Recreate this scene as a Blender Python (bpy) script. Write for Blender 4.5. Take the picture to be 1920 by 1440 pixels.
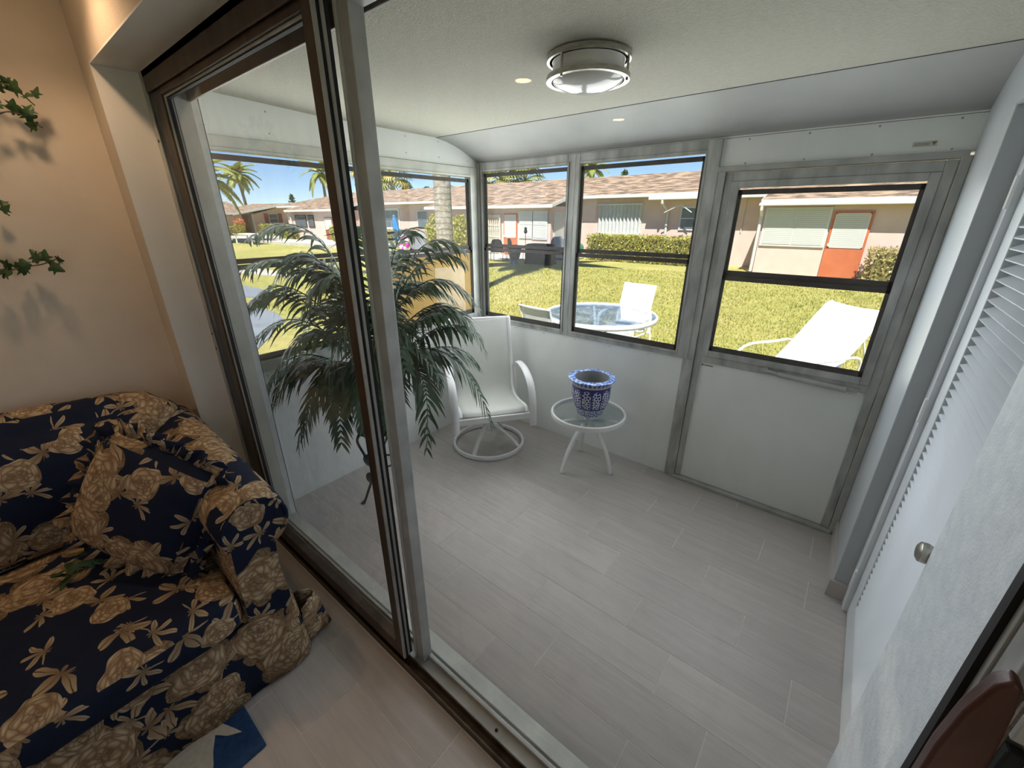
import bpy, bmesh, math, random
import numpy as np
from mathutils import Vector, Matrix, Euler
random.seed(7); rng = np.random.default_rng(7)
for o in list(bpy.data.objects): bpy.data.objects.remove(o)
SC = bpy.context.scene
COL = SC.collection
R = math.radians

# ------------------------------------------------------------------ camera, sky, sun, exposure
cam_d = bpy.data.cameras.new('camera'); cam = bpy.data.objects.new('camera', cam_d); COL.objects.link(cam)
cam.location = (2.61, -0.75, 1.785)
cam.rotation_euler = (R(90 - 21.93), 0, R(38.9))
cam_d.sensor_fit = 'HORIZONTAL'; cam_d.sensor_width = 36.0; cam_d.lens = 776.0 / 1920 * 36.0
cam_d.clip_start = 0.02; cam_d.clip_end = 600
SC.camera = cam
world = bpy.data.worlds.new('sky'); SC.world = world; world.use_nodes = True
wn = world.node_tree; wn.nodes.clear()
w_out = wn.nodes.new('ShaderNodeOutputWorld'); w_bg = wn.nodes.new('ShaderNodeBackground'); w_sky = wn.nodes.new('ShaderNodeTexSky')
w_sky.sky_type = 'NISHITA'; w_sky.sun_disc = False; w_sky.sun_elevation = R(56); w_sky.sun_rotation = R(157)
w_sky.air_density = 0.75; w_sky.dust_density = 0.0; w_sky.ozone_density = 3.0; w_sky.altitude = 1500
w_bg.inputs['Strength'].default_value = 0.09
wn.links.new(w_sky.outputs[0], w_bg.inputs[0]); wn.links.new(w_bg.outputs[0], w_out.inputs[0])
sun_d = bpy.data.lights.new('sun', 'SUN'); sun_d.energy = 6.2; sun_d.angle = R(0.6); sun_d.color = (1.0, 0.95, 0.86)
sun = bpy.data.objects.new('sun', sun_d); COL.objects.link(sun)
SUN_DIR = Vector((-0.42, 1.0, -1.78)).normalized()
sun.rotation_euler = SUN_DIR.to_track_quat('-Z', 'Y').to_euler()
# area lights added inside each porch window, brightening beyond what the sky gives
def window_fill_light(loc, rot, w, h, watts):
    ld = bpy.data.lights.new('window_fill_light', 'AREA'); ld.shape = 'RECTANGLE'; ld.size = w; ld.size_y = h; ld.energy = watts; ld.color = (.93, .97, 1.0)
    lo = bpy.data.objects.new('window_fill_light', ld); COL.objects.link(lo); lo.location = loc; lo.rotation_euler = rot
FILL = 5.5
window_fill_light((.47, 2.00, 1.54), (R(-90), 0, 0), .78, 1.12, FILL)
window_fill_light((1.38, 2.00, 1.54), (R(-90), 0, 0), .78, 1.12, FILL)
window_fill_light((2.38, 2.00, 1.46), (R(-90), 0, 0), .72, .90, FILL*.8)
window_fill_light((.035, .52, 1.55), (R(-90), 0, R(90)), .90, 1.06, FILL)
window_fill_light((.035, 1.50, 1.55), (R(-90), 0, R(90)), .82, 1.06, FILL)
window_fill_light((3.29, -1.5, 1.57), (R(-90), 0, R(-90)), 1.05, 1.0, 1.6)  # added fill light for the living room, at its added window
SC.view_settings.view_transform = 'Standard'; SC.view_settings.look = 'None'
SC.view_settings.gamma = 1.0; SC.view_settings.use_curve_mapping = False
SC.view_settings.exposure = 0.7
cy = SC.cycles
cy.max_bounces = 8; cy.diffuse_bounces = 5; cy.glossy_bounces = 3; cy.transmission_bounces = 4; cy.use_adaptive_sampling = True; cy.adaptive_threshold = .06; cy.adaptive_min_samples = 16; cy.transparent_max_bounces = 16
cy.caustics_reflective = False; cy.caustics_refractive = False; cy.sample_clamp_indirect = 6.0
cy.use_denoising = True

# ------------------------------------------------------------------ helpers
class MB:
    """collects boxes, tubes, lathes, sheets; build() links them as one mesh object"""
    def __init__(s): s.v = []; s.f = []
    def add(s, vs, fs):
        b = len(s.v); s.v += [tuple(map(float, p)) for p in vs]; s.f += [tuple(i + b for i in f) for f in fs]; return s
    def box(s, x0, x1, y0, y1, z0, z1):
        return s.add([(x0,y0,z0),(x1,y0,z0),(x1,y1,z0),(x0,y1,z0),(x0,y0,z1),(x1,y0,z1),(x1,y1,z1),(x0,y1,z1)],
                     [(0,3,2,1),(4,5,6,7),(0,1,5,4),(1,2,6,5),(2,3,7,6),(3,0,4,7)])
    def obox(s, c, sx, sy, sz, rot=None):
        m = Matrix.Translation(c) @ (rot.to_4x4() if rot else Matrix())
        vs = [m @ Vector((a*sx/2, b*sy/2, d*sz/2)) for d in (-1,1) for a, b in ((-1,-1),(1,-1),(1,1),(-1,1))]
        return s.add(vs, [(0,3,2,1),(4,5,6,7),(0,1,5,4),(1,2,6,5),(2,3,7,6),(3,0,4,7)])
    def tube(s, pts, r, n=8, flat=None, closed=False, caps=True):
        """round tube (r scalar or list); flat=(rw, rh) gives an elliptic / strap section"""
        pts = [Vector(p) for p in pts]; N = len(pts); rings = []
        rs = r if isinstance(r, (list, tuple)) else [r]*N
        up = Vector((0,0,1)); prev = None
        for i, p in enumerate(pts):
            if closed: t = pts[(i+1) % N] - pts[i-1]
            else: t = pts[min(i+1, N-1)] - pts[max(i-1, 0)]
            t.normalize()
            if prev is None:
                a = up if abs(t.dot(up)) < .95 else Vector((1,0,0))
                u = (a - t*a.dot(t)).normalized()
            else:
                u = prev - t*prev.dot(t)
                if u.length < 1e-6: u = t.orthogonal()
                u.normalize()
            prev = u; w = t.cross(u); ring = []
            for k in range(n):
                a = 2*math.pi*k/n
                if flat: ring.append(p + w*(math.cos(a)*flat[0]) + u*(math.sin(a)*flat[1]))
                else: ring.append(p + (w*math.cos(a) + u*math.sin(a))*rs[i])
            rings.append(ring)
        vs = [q for rg in rings for q in rg]; fs = []
        M_ = N if closed else N-1
        for i in range(M_):
            j = (i+1) % N
            for k in range(n):
                k2 = (k+1) % n; fs.append((i*n+k, i*n+k2, j*n+k2, j*n+k))
        if caps and not closed: fs += [tuple(range(n))[::-1], tuple((N-1)*n+k for k in range(n))]
        return s.add(vs, fs)
    def lathe(s, prof, c=(0,0,0), n=32, cap_b=False, cap_t=False):
        vs = []; fs = []
        for r_, z in prof:
            for k in range(n):
                a = 2*math.pi*k/n; vs.append((c[0]+r_*math.cos(a), c[1]+r_*math.sin(a), c[2]+z))
        for i in range(len(prof)-1):
            for k in range(n):
                k2 = (k+1) % n; fs.append((i*n+k, i*n+k2, (i+1)*n+k2, (i+1)*n+k))
        if cap_b: fs.append(tuple(range(n))[::-1])
        if cap_t: fs.append(tuple((len(prof)-1)*n+k for k in range(n)))
        return s.add(vs, fs)
    def prism(s, poly, h0, h1, axis='z'):
        """poly: 2D outline; axis z: (x,y), axis y: (x,z), axis x: (y,z)"""
        n = len(poly)
        def P(a, b, h): return {'z': (a,b,h), 'y': (a,h,b), 'x': (h,a,b)}[axis]
        return s.add([P(a,b,h0) for a,b in poly] + [P(a,b,h1) for a,b in poly],
                     [tuple(range(n))[::-1], tuple(range(n, 2*n))] + [(i,(i+1)%n,n+(i+1)%n,n+i) for i in range(n)])
    def sheet(s, grid, thick=0):
        """grid[i][j] points -> surface, optional second face layer offset along -normal approx"""
        I = len(grid); J = len(grid[0]); vs = [Vector(p) for rw in grid for p in rw]
        fs = [(i*J+j, i*J+j+1, (i+1)*J+j+1, (i+1)*J+j) for i in range(I-1) for j in range(J-1)]
        if thick:
            nr = (vs[1]-vs[0]).cross(vs[J]-vs[0])
            nrm = []
            for i in range(I):
                for j in range(J):
                    a = vs[i*J+min(j+1,J-1)]-vs[i*J+max(j-1,0)]; b = vs[min(i+1,I-1)*J+j]-vs[max(i-1,0)*J+j]
                    nrm.append(a.cross(b).normalized())
            off = len(vs); vs = vs + [v - m*thick for v, m in zip(vs, nrm)]
            fs += [tuple(reversed([q+off for q in f])) for f in fs[:]]
            for j in range(J-1):
                fs.append((j, off+j, off+j+1, j+1)); b = (I-1)*J; fs.append((b+j+1, off+b+j+1, off+b+j, b+j))
            for i in range(I-1):
                fs.append(((i+1)*J, off+(i+1)*J, off+i*J, i*J)); e = J-1; fs.append((i*J+e, off+i*J+e, off+(i+1)*J+e, (i+1)*J+e))
        return s.add(vs, fs)
    def mesh(s, name):
        me = bpy.data.meshes.new(name); me.from_pydata(s.v, [], s.f); me.update(); return me
    def build(s, name, mat, parent=None, smooth=False, bevel=0, seg=2, fix=True, uv=False):
        me = s.mesh(name)
        if fix:
            bm = bmesh.new(); bm.from_mesh(me); bmesh.ops.recalc_face_normals(bm, faces=bm.faces); bm.to_mesh(me); bm.free()
        return link(name, me, mat, parent, smooth, bevel, seg, uv)
def link(name, me, mat, parent=None, smooth=False, bevel=0, seg=2, uv=False):
    if mat and not me.materials: me.materials.append(mat)
    if uv: box_uv(me)
    o = bpy.data.objects.new(name, me); COL.objects.link(o)
    if smooth:
        for p in me.polygons: p.use_smooth = True
    if bevel:
        m = o.modifiers.new('bevel', 'BEVEL'); m.width = bevel; m.segments = seg; m.limit_method = 'ANGLE'; m.angle_limit = R(40)
    if parent is not None: o.parent = parent
    return o
def auto_smooth(o, ang=40):
    me = o.data; me.polygons.foreach_set('use_smooth', [True]*len(me.polygons))
    me.set_sharp_from_angle(angle=R(ang)); return o
def box_uv(me):
    l = me.uv_layers.new(name='uv')
    for p in me.polygons:
        n = p.normal; a = max(range(3), key=lambda i: abs(n[i]))
        for li in p.loop_indices:
            c = me.vertices[me.loops[li].vertex_index].co
            l.data[li].uv = {0: (c.y, c.z), 1: (c.x, c.z), 2: (c.x, c.y)}[a]
def empty(name, loc=(0,0,0), rz=0):
    o = bpy.data.objects.new(name, None); COL.objects.link(o); o.location = loc; o.rotation_euler = (0,0,rz)
    o.empty_display_size = .05; return o
def tag(o, label, cat=None, group=None, kind=None):
    o['label'] = label
    if cat: o['category'] = cat
    if group: o['group'] = group
    if kind: o['kind'] = kind
    return o
def struct(o, label): o['kind'] = 'structure'; o['label'] = label; return o
def box(name, mat, parent, x0, x1, y0, y1, z0, z1, bevel=0): return MB().box(x0,x1,y0,y1,z0,z1).build(name, mat, parent, bevel=bevel)
def copy_tree(o, parent=None):
    c = o.copy(); COL.objects.link(c); c.parent = parent
    for ch in list(o.children): copy_tree(ch, c)
    return c
def bez(p0, p1, p2, n):
    p0, p1, p2 = Vector(p0), Vector(p1), Vector(p2); out = []
    for i in range(n+1):
        t = i/n; out.append(p0*(1-t)**2 + p1*(2*t*(1-t)) + p2*t*t)
    return out
def spline(pts, n=6):
    """Catmull-Rom through points"""
    P = [Vector(p) for p in pts]; P = [P[0]*2-P[1]] + P + [P[-1]*2-P[-2]]; out = []
    for i in range(1, len(P)-2):
        for k in range(n):
            t = k/n; a, b, c, d = P[i-1], P[i], P[i+1], P[i+2]
            out.append(.5*((2*b) + (c-a)*t + (2*a-5*b+4*c-d)*t*t + (3*b-a-3*c+d)*t**3))
    out.append(P[-2]); return out

# ------------------------------------------------------------------ materials (all node based)
def S(r, g, b):
    """sRGB 0-255 -> linear"""
    f = lambda c: (c/255/12.92) if c/255 <= .04045 else ((c/255+.055)/1.055)**2.4
    return (f(r), f(g), f(b), 1)
class NT:
    def __init__(s, name):
        s.m = bpy.data.materials.new(name); s.m.use_nodes = True; s.t = s.m.node_tree; s.t.nodes.clear()
        s.out = s.n('ShaderNodeOutputMaterial'); s.b = s.n('ShaderNodeBsdfPrincipled'); s.l(s.b.outputs[0], s.out.inputs[0])
    def n(s, t, **kw):
        q = s.t.nodes.new(t)
        for k, v in kw.items(): setattr(q, k, v)
        return q
    def l(s, a, b): s.t.links.new(a, b)
    def val(s, sock, v):
        if hasattr(v, 'links'): s.l(v, sock)
        else: sock.default_value = v
    def math(s, op, a, b=0, c=None, clamp=False):
        q = s.n('ShaderNodeMath', operation=op, use_clamp=clamp); s.val(q.inputs[0], a); s.val(q.inputs[1], b)
        if c is not None: s.val(q.inputs[2], c)
        return q.outputs[0]
    def vmath(s, op, a, b=None, scale=None):
        q = s.n('ShaderNodeVectorMath', operation=op); s.val(q.inputs[0], a)
        if b is not None: s.val(q.inputs[1], b)
        if scale is not None: s.val(q.inputs['Scale'], scale)
        return q.outputs['Value'] if op in ('LENGTH','DOT_PRODUCT','DISTANCE') else q.outputs[0]
    def mix(s, f, a, b, blend='MIX'):
        q = s.n('ShaderNodeMix', data_type='RGBA', blend_type=blend); s.val(q.inputs[0], f); s.val(q.inputs[6], a); s.val(q.inputs[7], b); return q.outputs[2]
    def ramp(s, f, stops, interp='LINEAR'):
        q = s.n('ShaderNodeValToRGB'); q.color_ramp.interpolation = interp; e = q.color_ramp.elements
        while len(e) < len(stops): e.new(.5)
        for i, (p, c) in enumerate(stops): e[i].position = p; e[i].color = c if len(c) == 4 else (*c, 1)
        s.val(q.inputs[0], f); return q.outputs[0]
    def noise(s, vec=None, scale=5, detail=3, rough=.5, dist=0, dim='3D', out='Fac'):
        q = s.n('ShaderNodeTexNoise', noise_dimensions=dim); q.inputs['Scale'].default_value = scale; q.inputs['Detail'].default_value = detail
        q.inputs['Roughness'].default_value = rough; q.inputs['Distortion'].default_value = dist
        if vec is not None: s.l(vec, q.inputs['Vector'])
        return q.outputs[out]
    def coord(s, which='Object', scale=(1,1,1), rot=(0,0,0), loc=(0,0,0)):
        c = s.n('ShaderNodeTexCoord'); m = s.n('ShaderNodeMapping'); m.inputs['Scale'].default_value = scale; m.inputs['Rotation'].default_value = rot
        m.inputs['Location'].default_value = loc; s.l(c.outputs[which], m.inputs[0]); return m.outputs[0]
    def bump(s, h, strength=.3, dist=.01):
        q = s.n('ShaderNodeBump'); q.inputs['Strength'].default_value = strength; q.inputs['Distance'].default_value = dist; s.l(h, q.inputs['Height']); s.l(q.outputs[0], s.b.inputs['Normal'])
    def done(s, col=None, rough=.5, metal=0, spec=.5):
        if col is not None: s.val(s.b.inputs['Base Color'], col)
        s.val(s.b.inputs['Roughness'], rough); s.val(s.b.inputs['Metallic'], metal); s.b.inputs['Specular IOR Level'].default_value = spec
        return s.m
def plain(name, c1, c2=None, scale=6, rough=.5, metal=0, bump=0, bscale=60, bdist=.004, spec=.5, stretch=(1,1,1), detail=4, coord='Object'):
    t = NT(name); v = t.coord(coord, stretch)
    col = t.mix(t.ramp(t.noise(v, scale, detail), [(.3,(0,0,0)),(.7,(1,1,1))]), c1, c2 or tuple(x*.88 for x in c1[:3])+(1,))
    if bump: t.bump(t.noise(v, bscale, 4), bump, bdist)
    return t.done(col, rough, metal, spec)
MAT = {}
MAT['porch_wall'] = plain('porch_wall_enamel', S(240,243,241), S(232,236,234), 3, .45, bump=.08, bscale=30)
MAT['aluminium'] = plain('weathered_aluminium', S(196,198,196), S(146,148,146), 14, .55, .12, bump=.15, bscale=90, stretch=(1,1,.35))
MAT['alu_light'] = plain('satin_aluminium', S(190,192,190), S(160,162,160), 10, .45, .2, bump=.1, bscale=90)
MAT['alu_white'] = plain('chalky_white_aluminium', S(214,216,210), S(190,193,188), 9, .5, .15, bump=.1)
MAT['bronze'] = plain('bronze_anodised', S(92,80,70), S(64,54,46), 20, .4, .6, stretch=(1,1,.2))
MAT['screen_frame'] = plain('dark_sash_vinyl', S(70,68,66), S(48,46,45), 25, .55)
MAT['gasket'] = plain('black_rubber', S(28,28,30), S(18,18,20), 30, .7)
MAT['ceiling'] = plain('porch_ceiling_stipple', S(182,180,167), S(172,170,157), 70, .85, bump=.6, bscale=170, bdist=.006)
MAT['ceiling_smooth'] = plain('ceiling_cove_panel', S(166,167,163), S(154,155,152), 3, .6, bump=.25, bscale=120)
MAT['stucco'] = plain('white_stucco', S(234,240,244), S(218,226,232), 26, .8, bump=.4, bscale=150, bdist=.005)
MAT['plaster'] = plain('white_plaster', S(230,229,224), S(222,221,216), 4, .7, bump=.15, bscale=60)
MAT['living_wall'] = plain('beige_painted_wall', S(216,204,188), S(208,196,180), 5, .7, bump=.2, bscale=180)
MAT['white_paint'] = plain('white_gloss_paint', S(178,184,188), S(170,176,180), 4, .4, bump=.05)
MAT['grout'] = plain('pale_grout', S(226,220,214), S(212,206,200), 40, .9)
MAT['white_metal'] = plain('white_powder_coat', S(243,243,242), S(236,237,237), 8, .35, bump=.04)
MAT['sling'] = None
MAT['steel'] = plain('brushed_nickel', S(190,186,176), S(150,146,138), 30, .28, .95, stretch=(1,1,6))
MAT['wood_red'] = plain('reddish_brown_wood', S(92,52,40), S(62,34,26), 9, .4, bump=.1, stretch=(6,6,.6))
MAT['stand'] = plain('dark_green_iron', S(44,56,54), S(30,38,38), 25, .45, .4)
MAT['soil'] = plain('dark_soil', S(50,42,36), S(34,28,24), 40, .95, bump=.6)
MAT['terracotta'] = plain('dark_pot', S(60,58,54), S(44,42,40), 12, .6)
MAT['rug_blue'] = plain('blue_rug_pile', S(38,74,120), S(26,56,98), 60, .95, bump=.5, bscale=400)
MAT['rug_cream'] = plain('cream_rug_pile', S(214,206,190), S(196,186,170), 60, .95, bump=.5, bscale=400)
MAT['pink_wall'] = plain('pink_stucco', S(214,190,181), S(206,181,171), 3, .85, bump=.25, bscale=30)
MAT['fascia'] = plain('white_fascia', S(205,206,204), S(196,198,196), 5, .6)
MAT['orange_door'] = plain('orange_door_paint', S(190,110,74), S(180,100,66), 4, .5)
MAT['brown_door'] = plain('terracotta_door_paint', S(150,84,62), S(132,70,52), 4, .5)
MAT['blind'] = None
MAT['concrete'] = plain('pale_concrete', S(186,184,178), S(168,166,160), 2, .9, bump=.2)
MAT['asphalt'] = plain('grey_blue_asphalt', S(128,138,148), S(112,120,130), 2, .9, bump=.2)
MAT['bark'] = None
MAT['shutter'] = plain('white_storm_shutter', S(204,206,204), S(192,195,194), 8, .45)
MAT['white_fence'] = plain('cream_vinyl_fence', S(206,200,184), S(194,188,172), 4, .6)
MAT['dark_fabric'] = plain('charcoal_mesh', S(74,76,80), S(52,54,58), 50, .8)
MAT['black_cover'] = plain('black_grill_cover', S(46,46,50), S(30,30,34), 9, .7, bump=.5, bscale=14, bdist=.03)
MAT['grey_cover'] = plain('grey_grill_cover', S(142,146,152), S(120,124,130), 9, .8, bump=.5, bscale=14, bdist=.03)
MAT['galvanised'] = plain('galvanised_planter', S(136,146,146), S(110,120,120), 9, .4, .5)
MAT['parasol'] = plain('bright_blue_canvas', S(34,128,206), S(24,110,188), 7, .8)
MAT['pink'] = plain('magenta_plastic', S(206,70,168), S(190,54,150), 6, .4)
MAT['hose_green'] = plain('green_hose', S(60,128,96), S(40,104,76), 12, .5)
MAT['black'] = plain('black_paint', S(34,34,36), S(22,22,24), 12, .5)
MAT['red_bloom'] = plain('pink_red_bloom', S(214,92,96), S(226,130,110), 30, .7)
MAT['sticker'] = plain('pale_label_paper', S(206,206,196), S(196,196,186), 30, .6)
MAT['paper'] = plain('buff_paper', S(226,204,166), S(214,190,150), 12, .8)
MAT['tan_print'] = plain('olive_print', S(112,116,76), S(100,104,66), 30, .6)
MAT['grey_print'] = plain('grey_print', S(120,122,122), S(104,106,106), 80, .6)
MAT['far_house'] = MAT['pink_wall']

def m_glass(name, tint=(1,1,1,1), haze=0.0, hz_scale=(1,1,1), refl=1.0):
    """thin architectural pane: fresnel reflection over straight transmission, a little dust haze, on the patio table a painted sky sheen"""
    t = NT(name); t.t.nodes.remove(t.b)
    tr = t.n('ShaderNodeBsdfTransparent'); tr.inputs[0].default_value = tint
    gl = t.n('ShaderNodeBsdfGlossy'); gl.inputs['Roughness'].default_value = 0.0
    lw = t.n('ShaderNodeLayerWeight'); lw.inputs[0].default_value = .5
    fr = t.math('ADD', .022, t.math('MULTIPLY', t.math('POWER', lw.outputs['Facing'], 5), .6))
    mx = t.n('ShaderNodeMixShader'); t.l(t.math('MULTIPLY', fr, refl, clamp=True), mx.inputs[0]); t.l(tr.outputs[0], mx.inputs[1]); t.l(gl.outputs[0], mx.inputs[2])
    last = mx.outputs[0]
    if haze:
        df = t.n('ShaderNodeBsdfDiffuse'); df.inputs[0].default_value = (.8,.82,.84,1)
        v = t.coord('Object', hz_scale)
        f = t.math('MULTIPLY', t.ramp(t.noise(v, 3, 6, .65, 1.2), [(.45,(0,0,0)),(.8,(1,1,1))]), haze)
        m2 = t.n('ShaderNodeMixShader'); t.l(f, m2.inputs[0]); t.l(last, m2.inputs[1]); t.l(df.outputs[0], m2.inputs[2]); last = m2.outputs[0]
    t.l(last, t.out.inputs[0]); return t.m
MAT['door_glass'] = m_glass('sliding_door_glass', (.99,.995,.995,1), .05, (2.5,2.5,.8))
MAT['win_glass'] = m_glass('clear_window_pane', (.995,.998,1,1), .012, (3,3,3), .6)
MAT['table_glass'] = m_glass('pebbled_table_glass', (.86,.91,.94,1), .22, (2,2,2), 2.2)  # diffuse haze raised to stand in for sky mirrored in the top
MAT['side_glass'] = m_glass('pebbled_side_table_glass', (.86,.90,.90,1), .10, (2,2,2), 1.2)
MAT['louver'] = plain('white_louver_paint', S(222,228,233), S(214,220,226), 4, .45, bump=.05)
MAT['far_glass'] = plain('dark_reflective_pane', S(96,108,118), S(76,88,98), 3, .15)

def m_plank(name, c1, c2, c3):
    t = NT(name); oi = t.n('ShaderNodeObjectInfo'); tc = t.n('ShaderNodeTexCoord')
    off = t.n('ShaderNodeCombineXYZ'); t.l(t.math('MULTIPLY', oi.outputs['Random'], 37), off.inputs[0]); t.l(t.math('MULTIPLY', oi.outputs['Random'], 91), off.inputs[1])
    v = t.vmath('ADD', tc.outputs['Object'], off.outputs[0]); m = t.n('ShaderNodeMapping'); m.inputs['Scale'].default_value = (1.2, 16, 1); t.l(v, m.inputs[0])
    g1 = t.noise(m.outputs[0], 2.2, 6, .6, .6); m2 = t.n('ShaderNodeMapping'); m2.inputs['Scale'].default_value = (3, 90, 1); t.l(v, m2.inputs[0]); g2 = t.noise(m2.outputs[0], 3, 3, .5)
    col = t.mix(t.ramp(g1, [(.3,(0,0,0)),(.72,(1,1,1))]), c1, c2)
    col = t.mix(t.math('MULTIPLY', t.ramp(g2, [(.4,(0,0,0)),(.75,(1,1,1))]), .35), col, c3)
    br = t.math('ADD', .93, t.math('MULTIPLY', oi.outputs['Random'], .12)); hs = t.n('ShaderNodeHueSaturation'); t.l(br, hs.inputs['Value']); t.l(col, hs.inputs['Color'])
    t.bump(g1, .06, .002)
    return t.done(hs.outputs[0], .38, 0, .45)
MAT['plank'] = m_plank('wood_look_tile', S(188,182,178), S(170,164,160), S(198,193,189))

def m_sling(name, c1, c2):
    t = NT(name); v = t.coord('Object'); w = t.n('ShaderNodeTexWave', wave_type='BANDS', bands_direction='Z'); w.inputs['Scale'].default_value = 260; t.l(v, w.inputs[0])
    col = t.mix(w.outputs['Fac'], c1, c2); t.bump(w.outputs['Fac'], .1, .001)
    tr = t.n('ShaderNodeBsdfTranslucent'); t.l(col, tr.inputs[0]); mx = t.n('ShaderNodeMixShader'); mx.inputs[0].default_value = .18
    t.done(col, .75); t.l(t.b.outputs[0], mx.inputs[1]); t.l(tr.outputs[0], mx.inputs[2]); t.l(mx.outputs[0], t.out.inputs[0]); return t.m
MAT['sling'] = m_sling('white_mesh_sling', S(240,240,234), S(230,231,226))
def m_blind(name):
    t = NT(name); v = t.coord('Object'); w = t.n('ShaderNodeTexWave', wave_type='BANDS', bands_direction='Z', wave_profile='SAW'); w.inputs['Scale'].default_value = 5; t.l(v, w.inputs[0])
    return t.done(t.mix(w.outputs['Fac'], S(168,172,170), S(202,204,200)), .6)
MAT['blind'] = m_blind('white_blind_slats')
def m_shingle(name):
    t = NT(name); b = t.n('ShaderNodeTexBrick'); b.inputs['Scale'].default_value = 1; b.inputs['Brick Width'].default_value = .34; b.inputs['Row Height'].default_value = .16
    b.inputs['Mortar Size'].default_value = .012; b.inputs['Color1'].default_value = S(112,96,82); b.inputs['Color2'].default_value = S(74,63,55); b.inputs['Mortar'].default_value = S(66,56,50); b.inputs['Bias'].default_value = -.15
    v = t.coord('UV'); t.l(v, b.inputs[0]); n = t.noise(v, 3.5, 5, .7)
    m2 = t.n('ShaderNodeMapping'); m2.inputs['Scale'].default_value = (1.0, 2.3, 1); t.l(v, m2.inputs[0]); n2 = t.noise(m2.outputs[0], 1.5, 3, .6)
    col = t.mix(t.math('MULTIPLY', n, .5), b.outputs['Color'], S(124,107,92)); col = t.mix(t.ramp(n2, [(.44,(0,0,0)),(.58,(1,1,1))]), col, S(162,140,118)); t.bump(b.outputs['Fac'], .3, .02)
    return t.done(col, .95)
MAT['shingle'] = m_shingle('brown_asphalt_shingle')
def m_grass(name):
    t = NT(name); v = t.coord('Object'); a = t.noise(v, .35, 4, .6); b_ = t.noise(v, 9, 5, .7); c = t.noise(v, 60, 3, .6)
    col = t.ramp(b_, [(.3, S(124,128,60)), (.5, S(170,170,92)), (.72, S(200,190,122))])
    col = t.mix(t.ramp(a, [(.42,(0,0,0)),(.7,(.7,.7,.7))]), col, S(206,188,126)); col = t.mix(t.math('MULTIPLY', t.ramp(c, [(.35,(1,1,1)),(.6,(0,0,0))]), .45), col, S(78,86,34))
    t.bump(c, .8, .03); return t.done(col, .95)
MAT['grass'] = m_grass('dry_lawn_grass')
def m_bark(name):
    t = NT(name); v = t.coord('Object'); w = t.n('ShaderNodeTexWave', wave_type='BANDS', bands_direction='Z'); w.inputs['Scale'].default_value = 2.6; w.inputs['Distortion'].default_value = 3.5; w.inputs['Detail'].default_value = 4; w.inputs['Detail Scale'].default_value = 3; t.l(v, w.inputs[0])
    n = t.noise(v, 14, 5, .7)
    col = t.mix(t.ramp(n, [(.4,(0,0,0)),(.6,(1,1,1))]), S(178,172,160), S(140,132,118)); col = t.mix(t.ramp(w.outputs['Fac'], [(.0,(.75,.75,.75)),(.18,(0,0,0))]), col, S(94,86,74)); t.bump(n, .5, .03)
    return t.done(col, .9)
MAT['bark'] = m_bark('ringed_palm_bark')
def m_leaf(name, c1, c2, scale=12, trans=.25, rough=.45):
    t = NT(name); oi = t.n('ShaderNodeObjectInfo'); n = t.noise(t.coord('Object'), scale, 3)
    col = t.mix(t.ramp(n, [(.3,(0,0,0)),(.7,(1,1,1))]), c1, c2); t.done(col, rough)
    tr = t.n('ShaderNodeBsdfTranslucent'); t.l(col, tr.inputs[0]); mx = t.n('ShaderNodeMixShader'); mx.inputs[0].default_value = trans
    t.l(t.b.outputs[0], mx.inputs[1]); t.l(tr.outputs[0], mx.inputs[2]); t.l(mx.outputs[0], t.out.inputs[0]); return t.m
MAT['frond'] = m_leaf('dark_palm_frond', S(86,112,84), S(54,80,60), 14, .12, .55)
MAT['ivy'] = m_leaf('ivy_leaf', S(74,102,62), S(44,70,42), 30, .15, .4)
MAT['ivy_stem'] = plain('ivy_stem', S(96,92,56), S(78,74,44), 30, .7)
MAT['palm_leaf'] = m_leaf('outdoor_palm_frond', S(170,172,96), S(120,134,74), 3, .3)  # yellow-green colour of the outdoor palm fronds
MAT['palm_dry'] = m_leaf('dry_palm_frond', S(206,190,116), S(170,160,90), 3, .3)
MAT['hedge_leaf'] = m_leaf('hedge_leaf', S(196,190,92), S(140,146,66), 5, .3)
MAT['hedge_leaf2'] = m_leaf('mixed_hedge_leaf', S(206,186,140), S(152,150,84), 6, .3)
MAT['hedge_core'] = plain('hedge_twigs', S(120,114,70), S(92,90,56), 20, .9)
MAT['tree_leaf'] = m_leaf('far_tree_leaf', S(76,96,58), S(54,74,48), 4, .2)
def m_tan(name):
    t = NT(name); col = t.mix(t.noise(t.coord('Object', (1,2,5)), 2, 4), S(250,228,172), S(240,212,150)); t.done(col, .35)
    tr = t.n('ShaderNodeBsdfTranslucent'); t.l(col, tr.inputs[0]); mx = t.n('ShaderNodeMixShader'); mx.inputs[0].default_value = .75
    t.l(t.b.outputs[0], mx.inputs[1]); t.l(tr.outputs[0], mx.inputs[2]); t.l(mx.outputs[0], t.out.inputs[0]); return t.m
MAT['tan_sheet'] = m_tan('tan_translucent_sheet')
def m_emit(name, col, st):
    t = NT(name); e = t.n('ShaderNodeEmission'); e.inputs[0].default_value = col; e.inputs[1].default_value = st; t.l(e.outputs[0], t.out.inputs[0]); return t.m
MAT['lamp_glow'] = m_emit('recessed_lamp_glow', (1,.62,.32,1), 22)
def m_frost(name):
    t = NT(name); col = t.mix(t.noise(t.coord('Object'), 8), S(226,226,222), S(214,214,210)); t.done(col, .12, 0, .6); t.b.inputs['Coat Weight'].default_value = .4; return t.m
MAT['frosted'] = m_frost('frosted_lamp_glass')
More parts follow.
